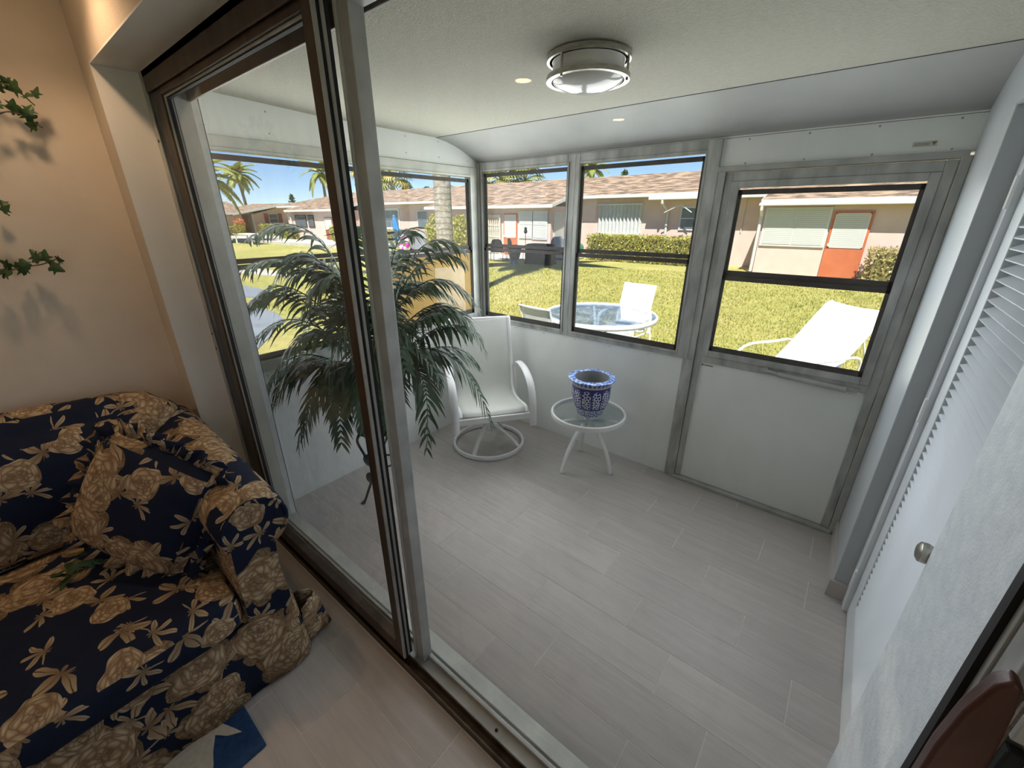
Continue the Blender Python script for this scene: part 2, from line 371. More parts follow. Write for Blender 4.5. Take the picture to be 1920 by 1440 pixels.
def m_floral(name):
    """printed upholstery: navy ground, tan roses with petal rings, leaf sprigs in clusters"""
    t = NT(name); uv0 = t.coord('UV')
    wob = t.noise(uv0, 9, 2, .5, 0, '2D', 'Color'); wv = t.vmath('SCALE', t.vmath('SUBTRACT', wob, (.5,.5,.5)), scale=.045); uv = t.vmath('ADD', uv0, wv)
    def cells(scale, loc, rnd=.75):
        m = t.n('ShaderNodeMapping'); m.inputs['Scale'].default_value = (scale,)*3; m.inputs['Location'].default_value = loc; t.l(uv, m.inputs[0])
        v = t.n('ShaderNodeTexVoronoi', voronoi_dimensions='2D', feature='F1'); v.inputs['Scale'].default_value = 1; v.inputs['Randomness'].default_value = rnd; t.l(m.outputs[0], v.inputs['Vector'])
        loc_v = t.vmath('SUBTRACT', m.outputs[0], v.outputs['Position']); sp = t.n('ShaderNodeSeparateXYZ'); t.l(loc_v, sp.inputs[0])
        sc = t.n('ShaderNodeSeparateColor'); t.l(v.outputs['Color'], sc.inputs[0])
        ang = t.math('ADD', t.math('ARCTAN2', sp.outputs[1], sp.outputs[0]), t.math('MULTIPLY', sc.outputs[0], 6.28))
        return v.outputs['Distance'], ang, sc
    # leaves: five-lobed sprigs
    def leaves(scale, loc, lobes, R0, keep):
        d, a, sc = cells(scale, loc, .85)
        lob = t.math('POWER', t.math('ABSOLUTE', t.math('COSINE', t.math('MULTIPLY', a, lobes/2))), 1.5)
        fan = t.math('ADD', .30, t.math('MULTIPLY', t.math('GREATER_THAN', t.math('COSINE', t.math('ADD', a, 1.1)), -.35), .70))
        rad = t.math('MULTIPLY', t.math('MULTIPLY', t.math('ADD', .10, t.math('MULTIPLY', lob, .90)), R0), fan)
        m = t.math('MULTIPLY', t.math('LESS_THAN', d, rad), t.math('LESS_THAN', sc.outputs[1], keep))
        vein = t.math('GREATER_THAN', t.math('COSINE', t.math('MULTIPLY', a, lobes)), .988)
        return m, t.math('DIVIDE', d, R0), vein
    g = t.noise(uv, 26, 4, .6, .5, '2D')
    col = t.mix(g, S(20,26,44), S(28,38,60))
    def roses(scale, loc, keep, R1, R2, dark):
        global_col = None
        d, a, sc = cells(scale, loc, .7); has = t.math('LESS_THAN', sc.outputs[2], keep)
        scal = t.math('ADD', .74, t.math('MULTIPLY', t.math('ABSOLUTE', t.math('COSINE', t.math('MULTIPLY', a, 2.5))), .26))
        big = t.math('MULTIPLY', t.math('LESS_THAN', d, t.math('MULTIPLY', scal, R2)), has)
        rose = t.math('MULTIPLY', t.math('LESS_THAN', d, t.math('MULTIPLY', t.math('ADD', .55, t.math('MULTIPLY', scal, .45)), R1)), has)
        cb = t.n('ShaderNodeCombineXYZ'); t.l(t.math('MULTIPLY', d, 11.5), cb.inputs[0]); t.l(t.math('MULTIPLY', t.math('COSINE', a), 1.35), cb.inputs[1]); t.l(t.math('ADD', t.math('MULTIPLY', t.math('SINE', a), 1.35), t.math('MULTIPLY', sc.outputs[1], 30)), cb.inputs[2])
        v = t.n('ShaderNodeTexVoronoi', feature='F1'); v.inputs['Scale'].default_value = 1.0; t.l(cb.outputs[0], v.inputs['Vector'])
        v2 = t.n('ShaderNodeTexVoronoi', feature='DISTANCE_TO_EDGE'); v2.inputs['Scale'].default_value = 1.0; t.l(cb.outputs[0], v2.inputs['Vector'])
        pet = t.ramp(v.outputs['Distance'], [(.1, S(198,180,150)), (.75, S(142,118,90))])
        pet = t.mix(t.ramp(v2.outputs['Distance'], [(.02,(.7,.7,.7)),(.16,(0,0,0))]), pet, S(124,98,74))
        pet = t.mix(t.math('MULTIPLY', t.ramp(d, [(.03,(1,1,1)),(.13,(0,0,0))]), .55), pet, S(110,82,64))
        leafc = t.mix(t.ramp(t.noise(uv, 55, 3, .6, 1.5, '2D'), [(.4,(0,0,0)),(.6,(1,1,1))]), S(100,82,62), S(140,119,92))
        return big, leafc, rose, pet
    b1, l1, r1, p1 = roses(5.2, (0,0,0), .74, .42, .56, 0)
    col = t.mix(b1, col, l1)
    m1, d1, v1 = leaves(9.5, (3.3,7.1,0), 7, .47, .66); col = t.mix(m1, col, t.mix(v1, t.mix(d1, S(122,102,78), S(186,168,138)), S(110,90,66)))
    m2, d2, v2_ = leaves(7.2, (.7,1.9,0), 5, .50, .5); col = t.mix(m2, col, t.mix(v2_, t.mix(d2, S(116,95,72), S(178,158,128)), S(96,78,58)))
    col = t.mix(r1, col, p1)
    b3, l3, r3, p3 = roses(7.5, (4.4,2.2,0), .34, .40, .44, 0); col = t.mix(r3, col, p3)
    wv2 = t.noise(uv0, 700, 1, .5, 0, '2D'); t.bump(wv2, .15, .001)
    return t.done(col, .85, 0, .2)
MAT['floral'] = m_floral('navy_rose_print_cotton')
def m_pot(name):
    """blue-and-white porcelain: arched panels of scrollwork on a deep blue ground"""
    t = NT(name); tc = t.n('ShaderNodeTexCoord'); sp = t.n('ShaderNodeSeparateXYZ'); t.l(tc.outputs['Object'], sp.inputs[0])
    a = t.math('ARCTAN2', sp.outputs[1], sp.outputs[0]); z = sp.outputs[2]
    f = t.math('FRACT', t.math('MULTIPLY', a, 12/6.2832)); edge = t.math('ABSOLUTE', t.math('SUBTRACT', f, .5))
    cb = t.n('ShaderNodeCombineXYZ'); t.l(t.math('MULTIPLY', a, 1.4), cb.inputs[0]); t.l(t.math('MULTIPLY', z, 11), cb.inputs[1])
    v = t.n('ShaderNodeTexVoronoi', feature='DISTANCE_TO_EDGE', voronoi_dimensions='2D'); v.inputs['Scale'].default_value = 4.6; t.l(cb.outputs[0], v.inputs['Vector'])
    scroll = t.ramp(v.outputs['Distance'], [(.09,(1,1,1)),(.16,(0,0,0))])
    white = S(228,232,240); blue = S(34,44,122); panel = t.mix(scroll, blue, white)
    arch = t.math('ADD', t.math('MULTIPLY', t.math('POWER', t.math('MULTIPLY', edge, 2), 3), -.05), .215)
    inp = t.math('MULTIPLY', t.math('LESS_THAN', edge, .42), t.math('MULTIPLY', t.math('LESS_THAN', z, arch), t.math('GREATER_THAN', z, .075)))
    col = t.mix(inp, blue, panel)
    low = t.math('LESS_THAN', z, .062); col = t.mix(low, col, t.mix(scroll, S(70,84,160), white))
    band = t.math('GREATER_THAN', z, .232); dots = t.math('LESS_THAN', t.math('ABSOLUTE', t.math('SUBTRACT', t.math('FRACT', t.math('MULTIPLY', a, 30/6.2832)), .5)), .28)
    col = t.mix(band, col, t.mix(t.math('MULTIPLY', dots, t.math('GREATER_THAN', z, .246)), S(196,192,190), S(70,84,140)))
    rim = t.math('GREATER_THAN', z, .268); v2 = t.n('ShaderNodeTexVoronoi', voronoi_dimensions='2D'); v2.inputs['Scale'].default_value = 42; t.l(tc.outputs['Object'], v2.inputs['Vector'])
    col = t.mix(rim, col, t.mix(t.ramp(v2.outputs['Distance'], [(.35,(0,0,0)),(.5,(1,1,1))]), S(70,110,196), S(176,200,236)))
    return t.done(col, .18, 0, .6)
MAT['porcelain'] = m_pot('blue_white_porcelain'); MAT['pot_inside'] = plain('glazed_grey_inside', S(150,152,154), S(134,136,138), 9, .3)

# ------------------------------------------------------------------ the setting: floors
FZ = 0.16                                   # living room floor stands one step above the porch floor
def plank_floor(name, label, x0, x1, rows, joints, z, length=.647, gap=.0035):
    root = MB().box(x0, x1, rows[0], rows[-1], z-.10, z-.0012).build(name, MAT['grout']); struct(root, label)
    cache = {}
    for (ya, yb), j0 in zip(zip(rows[:-1], rows[1:]), joints):
        k = math.floor((x0 - j0)/length); xs = [j0 + length*i for i in range(k, k+12)]
        for a, b in zip(xs[:-1], xs[1:]):
            a, b = max(a, x0), min(b, x1)
            if b - a < .02: continue
            w, h = round(b-a-gap, 3), round(yb-ya-gap, 3); key = (w, h)
            if key not in cache:
                me = MB().box(-w/2, w/2, -h/2, h/2, -.006, 0).mesh('plank'); me.materials.append(MAT['plank']); cache[key] = me
            o = bpy.data.objects.new('plank', cache[key]); COL.objects.link(o); o.location = ((a+b)/2, (ya+yb)/2, z); o.parent = root
    return root
plank_floor('floor', 'grey wood-look plank tile floor of the glazed porch', 0.0, 2.99,
            [-.03, .035, .24, .45, .66, .866, 1.075, 1.30, 1.51, 1.712, 1.92, 2.04], [.86, .42, .64, 1.076, .861, .643, .421, .86, .622, .20, .42], 0.0)
plank_floor('floor', 'beige wood-look plank tile floor of the dark living room', .20, 3.3,
            [-1.80, -1.59, -1.377, -1.165, -.954, -.743, -.531, -.32, -.178], [.44, .22, .0, .44, .22, .0, .22, -.012], FZ)
struct(MB().box(.2, 3.3, -4.2, -1.80, FZ-.10, FZ).build('floor', MAT['plank']), 'far part of the living room tile floor behind the camera')

# ------------------------------------------------------------------ living room shell
struct(MB().box(.05, .20, -4.2, -.307, 0, 2.62).build('wall_left', MAT['living_wall']), 'beige living room wall behind the floral sofa')
m = MB().box(-.6, .35, -.307, 0, -.2, 2.62).box(.35, 2.93, -.307, 0, 2.29, 2.62).box(2.93, 3.3, -.307, -.03, -.2, 2.62)
struct(m.build('wall_front', MAT['living_wall']), 'house wall around the sliding glass door, peach-lit above the opening')
m = MB().box(.351, .356, -.3072, -.172, FZ, 2.286).box(.351, 2.93, -.3072, -.172, 2.284, 2.2899)
struct(m.build('trim_1', MAT['plaster']), 'white plaster reveal on the left and top of the sliding door opening')
struct(MB().box(.35, .354, -.03, .003, -.05, 2.34).box(-.05, .354, .0, .003, -.05, 2.34).build('wall_front', MAT['stucco']), 'white porch-side face of the house wall left of the sliding door')
struct(MB().box(3.3, 3.4, -4.2, -2.1, 0, 2.62).box(3.3, 3.4, -.9, .0, 0, 2.62).box(3.3, 3.4, -2.1, -.9, 0, 1.0).box(3.3, 3.4, -2.1, -.9, 2.15, 2.62).build('wall_right', MAT['living_wall']), 'living room wall to the right of the camera')
w5 = empty('added_window_5', (3.35, -1.5, 1.0)); struct(w5, 'plain unseen living room window added beside the camera for fill light');  # out-of-view window added to bring more light onto wall and sofa
MB().box(-.04,.04,-.6,-.55,0,1.15).box(-.04,.04,.55,.6,0,1.15).box(-.04,.04,-.55,.55,0,.05).box(-.04,.04,-.55,.55,1.1,1.15).box(-.02,.02,-.55,.55,.55,.59).build('frame', MAT['alu_white'], w5); MB().box(-.002,.002,-.55,.55,.05,1.1).build('pane', MAT['win_glass'], w5)
struct(MB().box(.05, 3.4, -4.3, -4.2, 0, 2.62).build('wall_back', MAT['living_wall']), 'living room wall behind the camera')
struct(MB().box(.05, 3.4, -4.3, -.0, 2.60, 2.68).build('ceiling', MAT['plaster']), 'living room ceiling with recessed lamps')
struct(MB().box(.35, 2.93, -.178, .0, -.2, FZ+.0).box(.35, 2.93, -.02, .0, -.1, FZ-.02).build('trim_2', MAT['alu_white']), 'raised sill step under the sliding door track')

# ------------------------------------------------------------------ porch shell
# left wall (x = 0) and far wall (y = 2.04): low panels, header panels
WALLS = {'left': lambda u, d, z: (d, u, z), 'far': lambda u, d, z: (u, 2.04 - d, z)}
def wbox(mb, side, u0, u1, d0, d1, z0, z1):
    a, b = WALLS[side](u0, d0, z0), WALLS[side](u1, d1, z1)
    return mb.box(min(a[0],b[0]), max(a[0],b[0]), min(a[1],b[1]), max(a[1],b[1]), min(a[2],b[2]), max(a[2],b[2]))
def rivets(side, pts, parent, r=.005):
    mb = MB()
    for u, z, d in pts:
        ring = [Vector(WALLS[side](u + r*math.cos(a), d, z + r*math.sin(a))) for a in [k*math.pi/4 for k in range(8)]]
        top = Vector(WALLS[side](u, d+.003, z)); mb.add([tuple(p) for p in ring]+[tuple(top)], [(k,(k+1)%8,8) for k in range(8)])
    o = mb.build('rivets', MAT['aluminium'], parent); o['kind'] = 'stuff'; return o
m = MB(); wbox(m, 'left', 0, 2.09, -.05, 0, -.2, .93); wbox(m, 'left', 0, 2.09, -.05, 0, 2.158, 2.42)
wl = struct(m.build('wall_left', MAT['porch_wall']), 'white aluminium panels of the left porch wall below and above its windows')
rivets('left', [(.12+.3*i, 2.20, 0) for i in range(7)] + [(.12+.3*i, 2.30, 0) for i in range(6)] + [(.14+.27*i, .90, 0) for i in range(7)], wl)
m = MB(); wbox(m, 'left', -.002, .052, 0, .022, 0, 2.33); m.build('end_post', MAT['alu_white'], wl, bevel=.004)
m = MB(); wbox(m, 'left', .985, 1.055, -.03, .012, .93, 2.16); m.build('mullion_post', MAT['alu_white'], wl, bevel=.004)
m = MB(); wbox(m, 'far', 0, 1.86, -.05, 0, -.2, .91); wbox(m, 'far', 0, 3.1, -.05, 0, 2.188, 2.40); wbox(m, 'far', 1.86, 3.1, -.05, 0, 2.045, 2.19); wbox(m, 'far', 1.86, 3.1, -.05, -.001, -.2, .0)
wf = struct(m.build('wall_back', MAT['porch_wall']), 'white aluminium panels of the far porch wall below the windows and over the door')
rivets('far', [(.1+.3*i, .885, 0) for i in range(6)] + [(1.84, .1+.2*i, 0) for i in range(4)] + [(2.0+.27*i, 2.06, 0) for i in range(4)] + [(2.0+.27*i, 2.175, 0) for i in range(4)] + [(.15+.3*i, 2.172, .013) for i in range(6)], wf)
m = MB(); wbox(m, 'far', 1.80, 1.872, -.045, .018, .91, 2.19); wbox(m, 'far', 1.842, 1.912, -.045, .014, 0, .91); wbox(m, 'far', 1.868, 1.912, -.045, .014, .91, 2.045)
m.build('door_post', MAT['aluminium'], wf, bevel=.003)
m = MB(); wbox(m, 'far', -.0, .03, -.04, .03, .91, 2.19); wbox(m, 'far', -.0, .018, -.04, .02, 0, .91); m.build('corner_post', MAT['aluminium'], wf, bevel=.003)
# ceiling: stippled flat panel and a smooth cove panel bending down to the far wall
g1 = [[(x, y, 2.352 - .027*min(1, max(0, y)/.7)) for x in np.linspace(-.05, 3.1, 4)] for y in (-.03, .2, .45, .7, 1.0, 1.3, 1.597)]
o = MB().sheet(g1, 0).build('ceiling', MAT['ceiling'], smooth=True, fix=False); struct(o, 'stippled off-white porch ceiling panel around the lamp')
cove = [(1.603, 2.3225), (1.70, 2.310), (1.78, 2.292), (1.86, 2.268), (1.94, 2.236), (2.00, 2.211), (2.06, 2.190)]
o = MB().sheet([[(x, y, z) for x in np.linspace(-.05, 3.1, 4)] for y, z in cove], 0).build('ceiling', MAT['ceiling_smooth'], smooth=True, fix=False); struct(o, 'smooth cove panel of the porch ceiling curving down over the windows')
MB().box(-.05, 3.1, 1.5985, 1.6015, 2.3225, 2.3275).build('panel_seam', MAT['grey_print'], o)
struct(MB().box(-.1, 3.2, -.02, 2.3, 2.42, 2.5).build('trim_3', MAT['fascia']), 'porch roof deck above the ceiling panels')
# right wall: pilaster, recessed louvred closet door, near stucco return
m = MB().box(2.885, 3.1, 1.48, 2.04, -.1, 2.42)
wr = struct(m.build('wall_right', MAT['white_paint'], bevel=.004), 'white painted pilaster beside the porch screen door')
m = MB().box(2.872, 3.0, 1.468, 2.03, 0, .098).build('base_tile', MAT['plank'], wr)
struct(MB().box(2.93, 3.1, -.03, .577, -.1, 2.42).build('wall_right', MAT['stucco'], bevel=.012, seg=3), 'white textured stucco return wall at the right of the glass door')
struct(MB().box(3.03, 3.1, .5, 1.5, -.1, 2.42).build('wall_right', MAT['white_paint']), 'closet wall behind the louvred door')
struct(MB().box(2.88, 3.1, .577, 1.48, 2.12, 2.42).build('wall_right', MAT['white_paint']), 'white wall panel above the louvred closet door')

# ------------------------------------------------------------------ windows of the porch
def window_unit(name, label, side, u0, u1, z0, z1, iu0, iu1, iz0, iz1, zr, frame_mat, lower_mat=None, upper_mat=None):
    root = empty(name, WALLS[side]((u0+u1)/2, 0, z0)); struct(root, label); off = Vector(root.location)
    def part(nm, boxes, mat, parent=root, bevel=0):
        mb = MB()
        for b in boxes: wbox(mb, side, *b)
        mb.v = [tuple(Vector(v) - off) for v in mb.v]; return mb.build(nm, mat, parent, bevel=bevel)
    part('frame', [(u0, iu0, -.045, .014, z0, z1), (iu1, u1, -.045, .014, z0, z1), (iu0, iu1, -.045, .014, z0, iz0), (iu0, iu1, -.045, .014, iz1, z1)], frame_mat, bevel=.003)
    part('frame_lip', [(iu0-.014, iu0, .014, .020, iz0-.014, iz1+.014), (iu1, iu1+.014, .014, .020, iz0-.014, iz1+.014), (iu0, iu1, .014, .020, iz0-.014, iz0), (iu0, iu1, .014, .020, iz1, iz1+.014)], frame_mat, bevel=.002)
    w = .017; g = .014
    up = part('upper_sash', [(iu0, iu0+w, -.02, -.004, zr, iz1-g), (iu1-w, iu1, -.02, -.004, zr, iz1-g), (iu0, iu1, -.02, -.004, iz1-g-.026, iz1-g), (iu0, iu1, -.02, -.004, zr+.004, zr+.030)], MAT['screen_frame'])
    part('pane', [(iu0+w, iu1-w, -.0125, -.0115, zr+.02, iz1-g-.02)], upper_mat or MAT['win_glass'], up)
    lo = part('lower_sash', [(iu0, iu0+w, -.004, .008, iz0, zr), (iu1-w, iu1, -.004, .008, iz0, zr), (iu0, iu1, -.004, .008, zr-.026, zr), (iu0, iu1, -.004, .008, iz0, iz0+.036)], MAT['screen_frame'])
    part('pane', [(iu0+w, iu1-w, .0015, .0025, iz0+.03, zr-.02)], lower_mat or MAT['win_glass'], lo)
    return root
window_unit('window_1', 'left porch wall window with palms and far houses in view, nearest the sliding door', 'left', .05, .99, .93, 2.16, .052, .985, 1.0, 2.095, 1.545, MAT['alu_white'])
w2 = window_unit('window_2', 'left porch wall window in the corner, lower half filled with a tan sheet', 'left', 1.05, 2.01, .93, 2.155, 1.07, 1.925, .985, 2.085, 1.53, MAT['alu_white'], lower_mat=MAT['tan_sheet'])
tp = MB().box(.0034, .0044, 1.50, 1.83, 1.02, 1.41); tp.v = [tuple(Vector(v) - w2.location) for v in tp.v]; tp.build('paper_sheet', MAT['paper'], w2)
window_unit('window_3', 'far porch wall window in the corner behind the swivel chair', 'far', .03, .935, .91, 2.19, .06, .872, .95, 2.128, 1.545, MAT['aluminium'])
window_unit('window_4', 'far porch wall window above the round side table', 'far', .935, 1.80, .91, 2.19, .972, 1.79, .95, 2.126, 1.54, MAT['aluminium'])

# porch screen door with its own sash window
d3 = empty('door_3', (2.39, 2.04, 0)); struct(d3, 'weathered aluminium porch door with sash window and white kick panel')
def d3box(nm, boxes, mat, bevel=.003, parent=None):
    mb = MB()
    for b in boxes: wbox(mb, 'far', *b)
    mb.v = [tuple(Vector(v) - Vector((2.39, 2.04, 0))) for v in mb.v]; return mb.build(nm, mat, parent or d3, bevel=bevel)
d3box('jamb', [(2.85, 2.884, -.045, .02, 0, 2.03)], MAT['alu_light'])
d3box('head', [(1.87, 2.872, -.045, .018, 2.022, 2.05)], MAT['alu_light'])
d3box('threshold', [(1.90, 2.86, -.045, .035, 0, .02)], MAT['alu_light'])
d3box('stile', [(1.915, 1.952, -.04, .006, .022, 2.018)], MAT['aluminium']); d3box('stile', [(2.806, 2.847, -.04, .006, .022, 2.018)], MAT['aluminium'])
d3box('rail', [(1.952, 2.806, -.04, .006, 1.972, 2.018)], MAT['aluminium']); d3box('rail', [(1.952, 2.806, -.04, .006, .905, .95)], MAT['aluminium'])
d3box('kick_panel', [(1.945, 2.812, -.03, -.004, .022, .91)], MAT['porch_wall'])
d3box('window_frame', [(1.952, 1.992, -.035, .012, .95, 1.972), (2.768, 2.806, -.035, .012, .95, 1.972), (1.992, 2.768, -.035, .012, 1.938, 1.972), (1.992, 2.768, -.035, .012, .95, .99)], MAT['aluminium'])
up = d3box('upper_sash', [(1.992, 2.010, -.02, -.004, 1.46, 1.928), (2.75, 2.768, -.02, -.004, 1.46, 1.928), (1.992, 2.768, -.02, -.004, 1.903, 1.928), (1.992, 2.768, -.02, -.004, 1.462, 1.490)], MAT['screen_frame'], 0)
d3box('pane', [(2.01, 2.75, -.0125, -.0115, 1.48, 1.91)], MAT['win_glass'], 0, up)
lo = d3box('lower_sash', [(1.992, 2.010, -.004, .008, .99, 1.462), (2.75, 2.768, -.004, .008, .99, 1.462), (1.992, 2.768, -.004, .008, 1.434, 1.462), (1.992, 2.768, -.004, .008, .99, 1.020)], MAT['screen_frame'], 0)
d3box('pane', [(2.01, 2.75, .0015, .0025, 1.01, 1.44)], MAT['win_glass'], 0, lo)
m = MB().tube([(.005+.0, -.03, .927), (.33, -.03, .914)], .017, 10).tube([(-.07, -.022, .936), (.005, -.028, .929)], .008, 8).box(-.09, -.05, -.03, -.004, .925, .95).box(.33, .38, -.03, -.004, .905, .93)
auto_smooth(m.build('door_closer', MAT['alu_light'], d3))
d3box('warning_label', [(1.961, 2.036, -.004, -.0025, .880, .893)], MAT['sticker'], 0)
d3box('label_mark', [(1.963, 1.974, -.0025, -.0015, .882, .891), (1.982, 2.03, -.0025, -.0015, .884, .888)], MAT['grey_print'], 0)
st = MB(); wbox(st, 'far', 2.675, 2.757, 0, .0015, 2.077, 2.098); st = st.build('caution_sticker', MAT['sticker'], wf)
st2 = MB().add([WALLS['far'](2.738, .0022, 2.095), WALLS['far'](2.755, .0022, 2.095), WALLS['far'](2.747, .0022, 2.080)], [(0,1,2)]); wbox(st2, 'far', 2.68, 2.732, .0015, .002, 2.083, 2.085); wbox(st2, 'far', 2.68, 2.732, .0015, .002, 2.089, 2.091)
st2.build('sticker_print', MAT['tan_print'], st)

# ------------------------------------------------------------------ louvred closet door
d2 = empty('door_2', (2.965, 1.02, 0)); struct(d2, 'white louvred closet door in the right porch wall')
def d2b(nm, boxes, mat=MAT['louver'], bevel=.003, parent=None):
    mb = MB()
    for b in boxes: mb.box(*b)
    mb.v = [tuple(Vector(v) - Vector((2.965, 1.02, 0))) for v in mb.v]; return mb.build(nm, mat, parent or d2, bevel=bevel)
d2b('casing', [(2.945, 3.03, 1.405, 1.48, 0, 2.12), (2.945, 3.03, .577, .60, 0, 2.12), (2.945, 3.03, .60, 1.405, 2.05, 2.12)])
d2b('stile', [(2.965, 2.998, 1.285, 1.402, .008, 2.045)]); d2b('stile', [(2.965, 2.998, .603, .70, .008, 2.045)])
d2b('rail', [(2.965, 2.998, .70, 1.285, .008, .15)]); d2b('rail', [(2.965, 2.998, .70, 1.285, 1.95, 2.045)])
sm = MB().obox((0,0,0), .042, .585, .005, Euler((0, R(-30), 0)).to_matrix()).mesh('slat'); sm.materials.append(MAT['louver'])
for i in range(56):
    o = bpy.data.objects.new('slat', sm); COL.objects.link(o); o.parent = d2; o.location = (.021, -.0275, .168 + .032*i)
for z in (.20, 1.08, 1.86):
    h = d2b('hinge', [(2.938, 2.947, 1.40, 1.425, z-.05, z+.05)], MAT['white_metal'], .002)
m = MB().lathe([(.0, 0), (.024, 0), (.026, .004), (.012, .010), (.012, .028), (.024, .034), (.028, .045), (.027, .058), (.018, .064), (0, .065)], n=24)
k = auto_smooth(m.build('knob', MAT['steel'], d2)); k.rotation_euler = (0, R(-90), 0); k.location = (.01, .598-1.02, .96)

# ------------------------------------------------------------------ sliding glass door
d1 = empty('door_1', (1.64, -.1, FZ)); struct(d1, 'bronze and aluminium sliding glass door between living room and porch')
D1 = Vector((1.64, -.1, FZ))
def d1b(nm, boxes, mat, bevel=.002, parent=None):
    mb = MB()
    for b in boxes: mb.box(*b)
    mb.v = [tuple(Vector(v) - D1) for v in mb.v]; return mb.build(nm, mat, parent or d1, bevel=bevel)
d1b('track', [(.35, 2.93, -.175, -.168, FZ, .188), (.35, 2.93, -.145, -.139, FZ, .200), (.35, 2.93, -.175, -.139, FZ, .168)], MAT['bronze'])
d1b('sill', [(.35, 2.93, -.139, -.09, FZ, .180), (.35, 2.93, -.09, -.082, FZ, .198), (.35, 2.93, -.062, -.057, FZ-.01, .172), (.35, 2.93, -.082, -.028, FZ-.02, .158)], MAT['alu_light'])
d1b('jamb_liner', [(.356, .3665, -.125, -.03, FZ, 2.262)], MAT['alu_white'], 0)
d1b('jamb', [(.356, .366, -.175, -.125, FZ, 2.284), (.366, .395, -.176, -.170, FZ, 2.284), (.366, .420, -.146, -.138, FZ, 2.284), (.366, .38, -.10, -.095, FZ, 2.262)], MAT['aluminium'])
d1b('jamb', [(2.89, 2.93, -.175, -.03, FZ, 2.284), (2.875, 2.89, -.16, -.152, FZ, 2.284), (2.875, 2.89, -.06, -.05, FZ, 2.284)], MAT['aluminium'])
d1b('head', [(.366, 2.89, -.175, -.168, 2.215, 2.284), (.366, 2.89, -.175, -.03, 2.262, 2.284), (.366, 2.89, -.142, -.136, 2.225, 2.284), (.366, 2.89, -.04, -.03, 2.215, 2.284)], MAT['bronze'])
sp = d1b('sliding_panel', [(.425, .512, -.165, -.128, .202, 2.26), (1.558, 1.598, -.165, -.128, .202, 2.26), (.512, 1.558, -.165, -.128, 2.195, 2.26), (.512, 1.558, -.165, -.128, .202, .262)], MAT['bronze'])
d1b('panel_bead', [(.512, .520, -.158, -.135, .262, 2.195), (1.598, 1.606, -.165, -.156, .202, 2.26), (1.598, 1.606, -.146, -.138, .202, 2.26), (.485, 1.558, -.156, -.150, 2.188, 2.195)], MAT['alu_light'], .001, sp)
d1b('panel_gasket', [(.520, .526, -.152, -.140, .262, 2.19), (1.598, 1.602, -.156, -.146, .202, 2.26), (1.598, 1.602, -.138, -.126, .202, 2.26), (.5, 1.558, -.152, -.140, 2.184, 2.189)], MAT['gasket'], 0, sp)
d1b('pane', [(.515, 1.56, -.147, -.145, .255, 2.20)], MAT['door_glass'], 0, sp)
fp = d1b('fixed_panel', [(1.625, 1.662, -.118, -.078, .182, 2.26), (2.85, 2.89, -.118, -.078, .182, 2.26), (1.662, 2.85, -.118, -.078, 2.20, 2.26), (1.662, 2.85, -.096, -.084, .182, .199)], MAT['alu_light'])
d1b('interlock', [(1.612, 1.622, -.122, -.112, .182, 2.26)], MAT['alu_white'], .001, fp); d1b('panel_gasket', [(1.620, 1.625, -.114, -.084, .182, 2.26), (2.843, 2.85, -.105, -.085, .199, 2.2)], MAT['gasket'], 0, fp)
d1b('pane', [(1.655, 2.852, -.091, -.089, .190, 2.205)], MAT['door_glass'], 0, fp)
d1b('stile', [(2.852, 2.888, -.165, -.122, .182, 2.26)], MAT['aluminium'], .002, fp)
m = MB(); 
for x, z in ((.383, 2.06), (.383, 1.29), (.383, 1.22)): m.tube([(x, -.1762, z), (x, -.1775, z)], .006, 8)
m.tube([(2.03, -.115, .180), (2.03, -.115, .1815)], .006, 8); m.v = [tuple(Vector(v)-D1) for v in m.v]; m.build('screw', MAT['gasket'], d1)
# wooden pull and latch on the right stile
prof = [(2.856, 1.020), (2.838, 1.022), (2.822, 1.06), (2.815, 1.12), (2.815, 1.20), (2.819, 1.27), (2.828, 1.325), (2.838, 1.340), (2.846, 1.334), (2.850, 1.30), (2.856, 1.22), (2.858, 1.12)]
hp = d1b('pull_post', [(2.836, 2.856, -.185, -.165, 1.29, 1.31), (2.836, 2.856, -.185, -.165, 1.05, 1.07)], MAT['steel'])
m = MB().prism(prof, -.206, -.184, 'y'); m.v = [tuple(Vector(v)-D1) for v in m.v]; auto_smooth(m.build('wood_pull', MAT['wood_red'], d1, bevel=.004, seg=3))
lt = d1b('latch', [(2.862, 2.886, -.178, -.165, 1.14, 1.30)], MAT['steel'], .004); d1b('latch_lever', [(2.866, 2.882, -.192, -.176, 1.17, 1.235)], MAT['gasket'], .003, lt); d1b('latch_plate', [(2.865, 2.883, -.185, -.177, 1.245, 1.285)], MAT['alu_white'], .003, lt)

# ------------------------------------------------------------------ porch furniture
def ring_pts(c, r, n, z): return [(c[0]+r*math.cos(2*math.pi*k/n), c[1]+r*math.sin(2*math.pi*k/n), z) for k in range(n)]
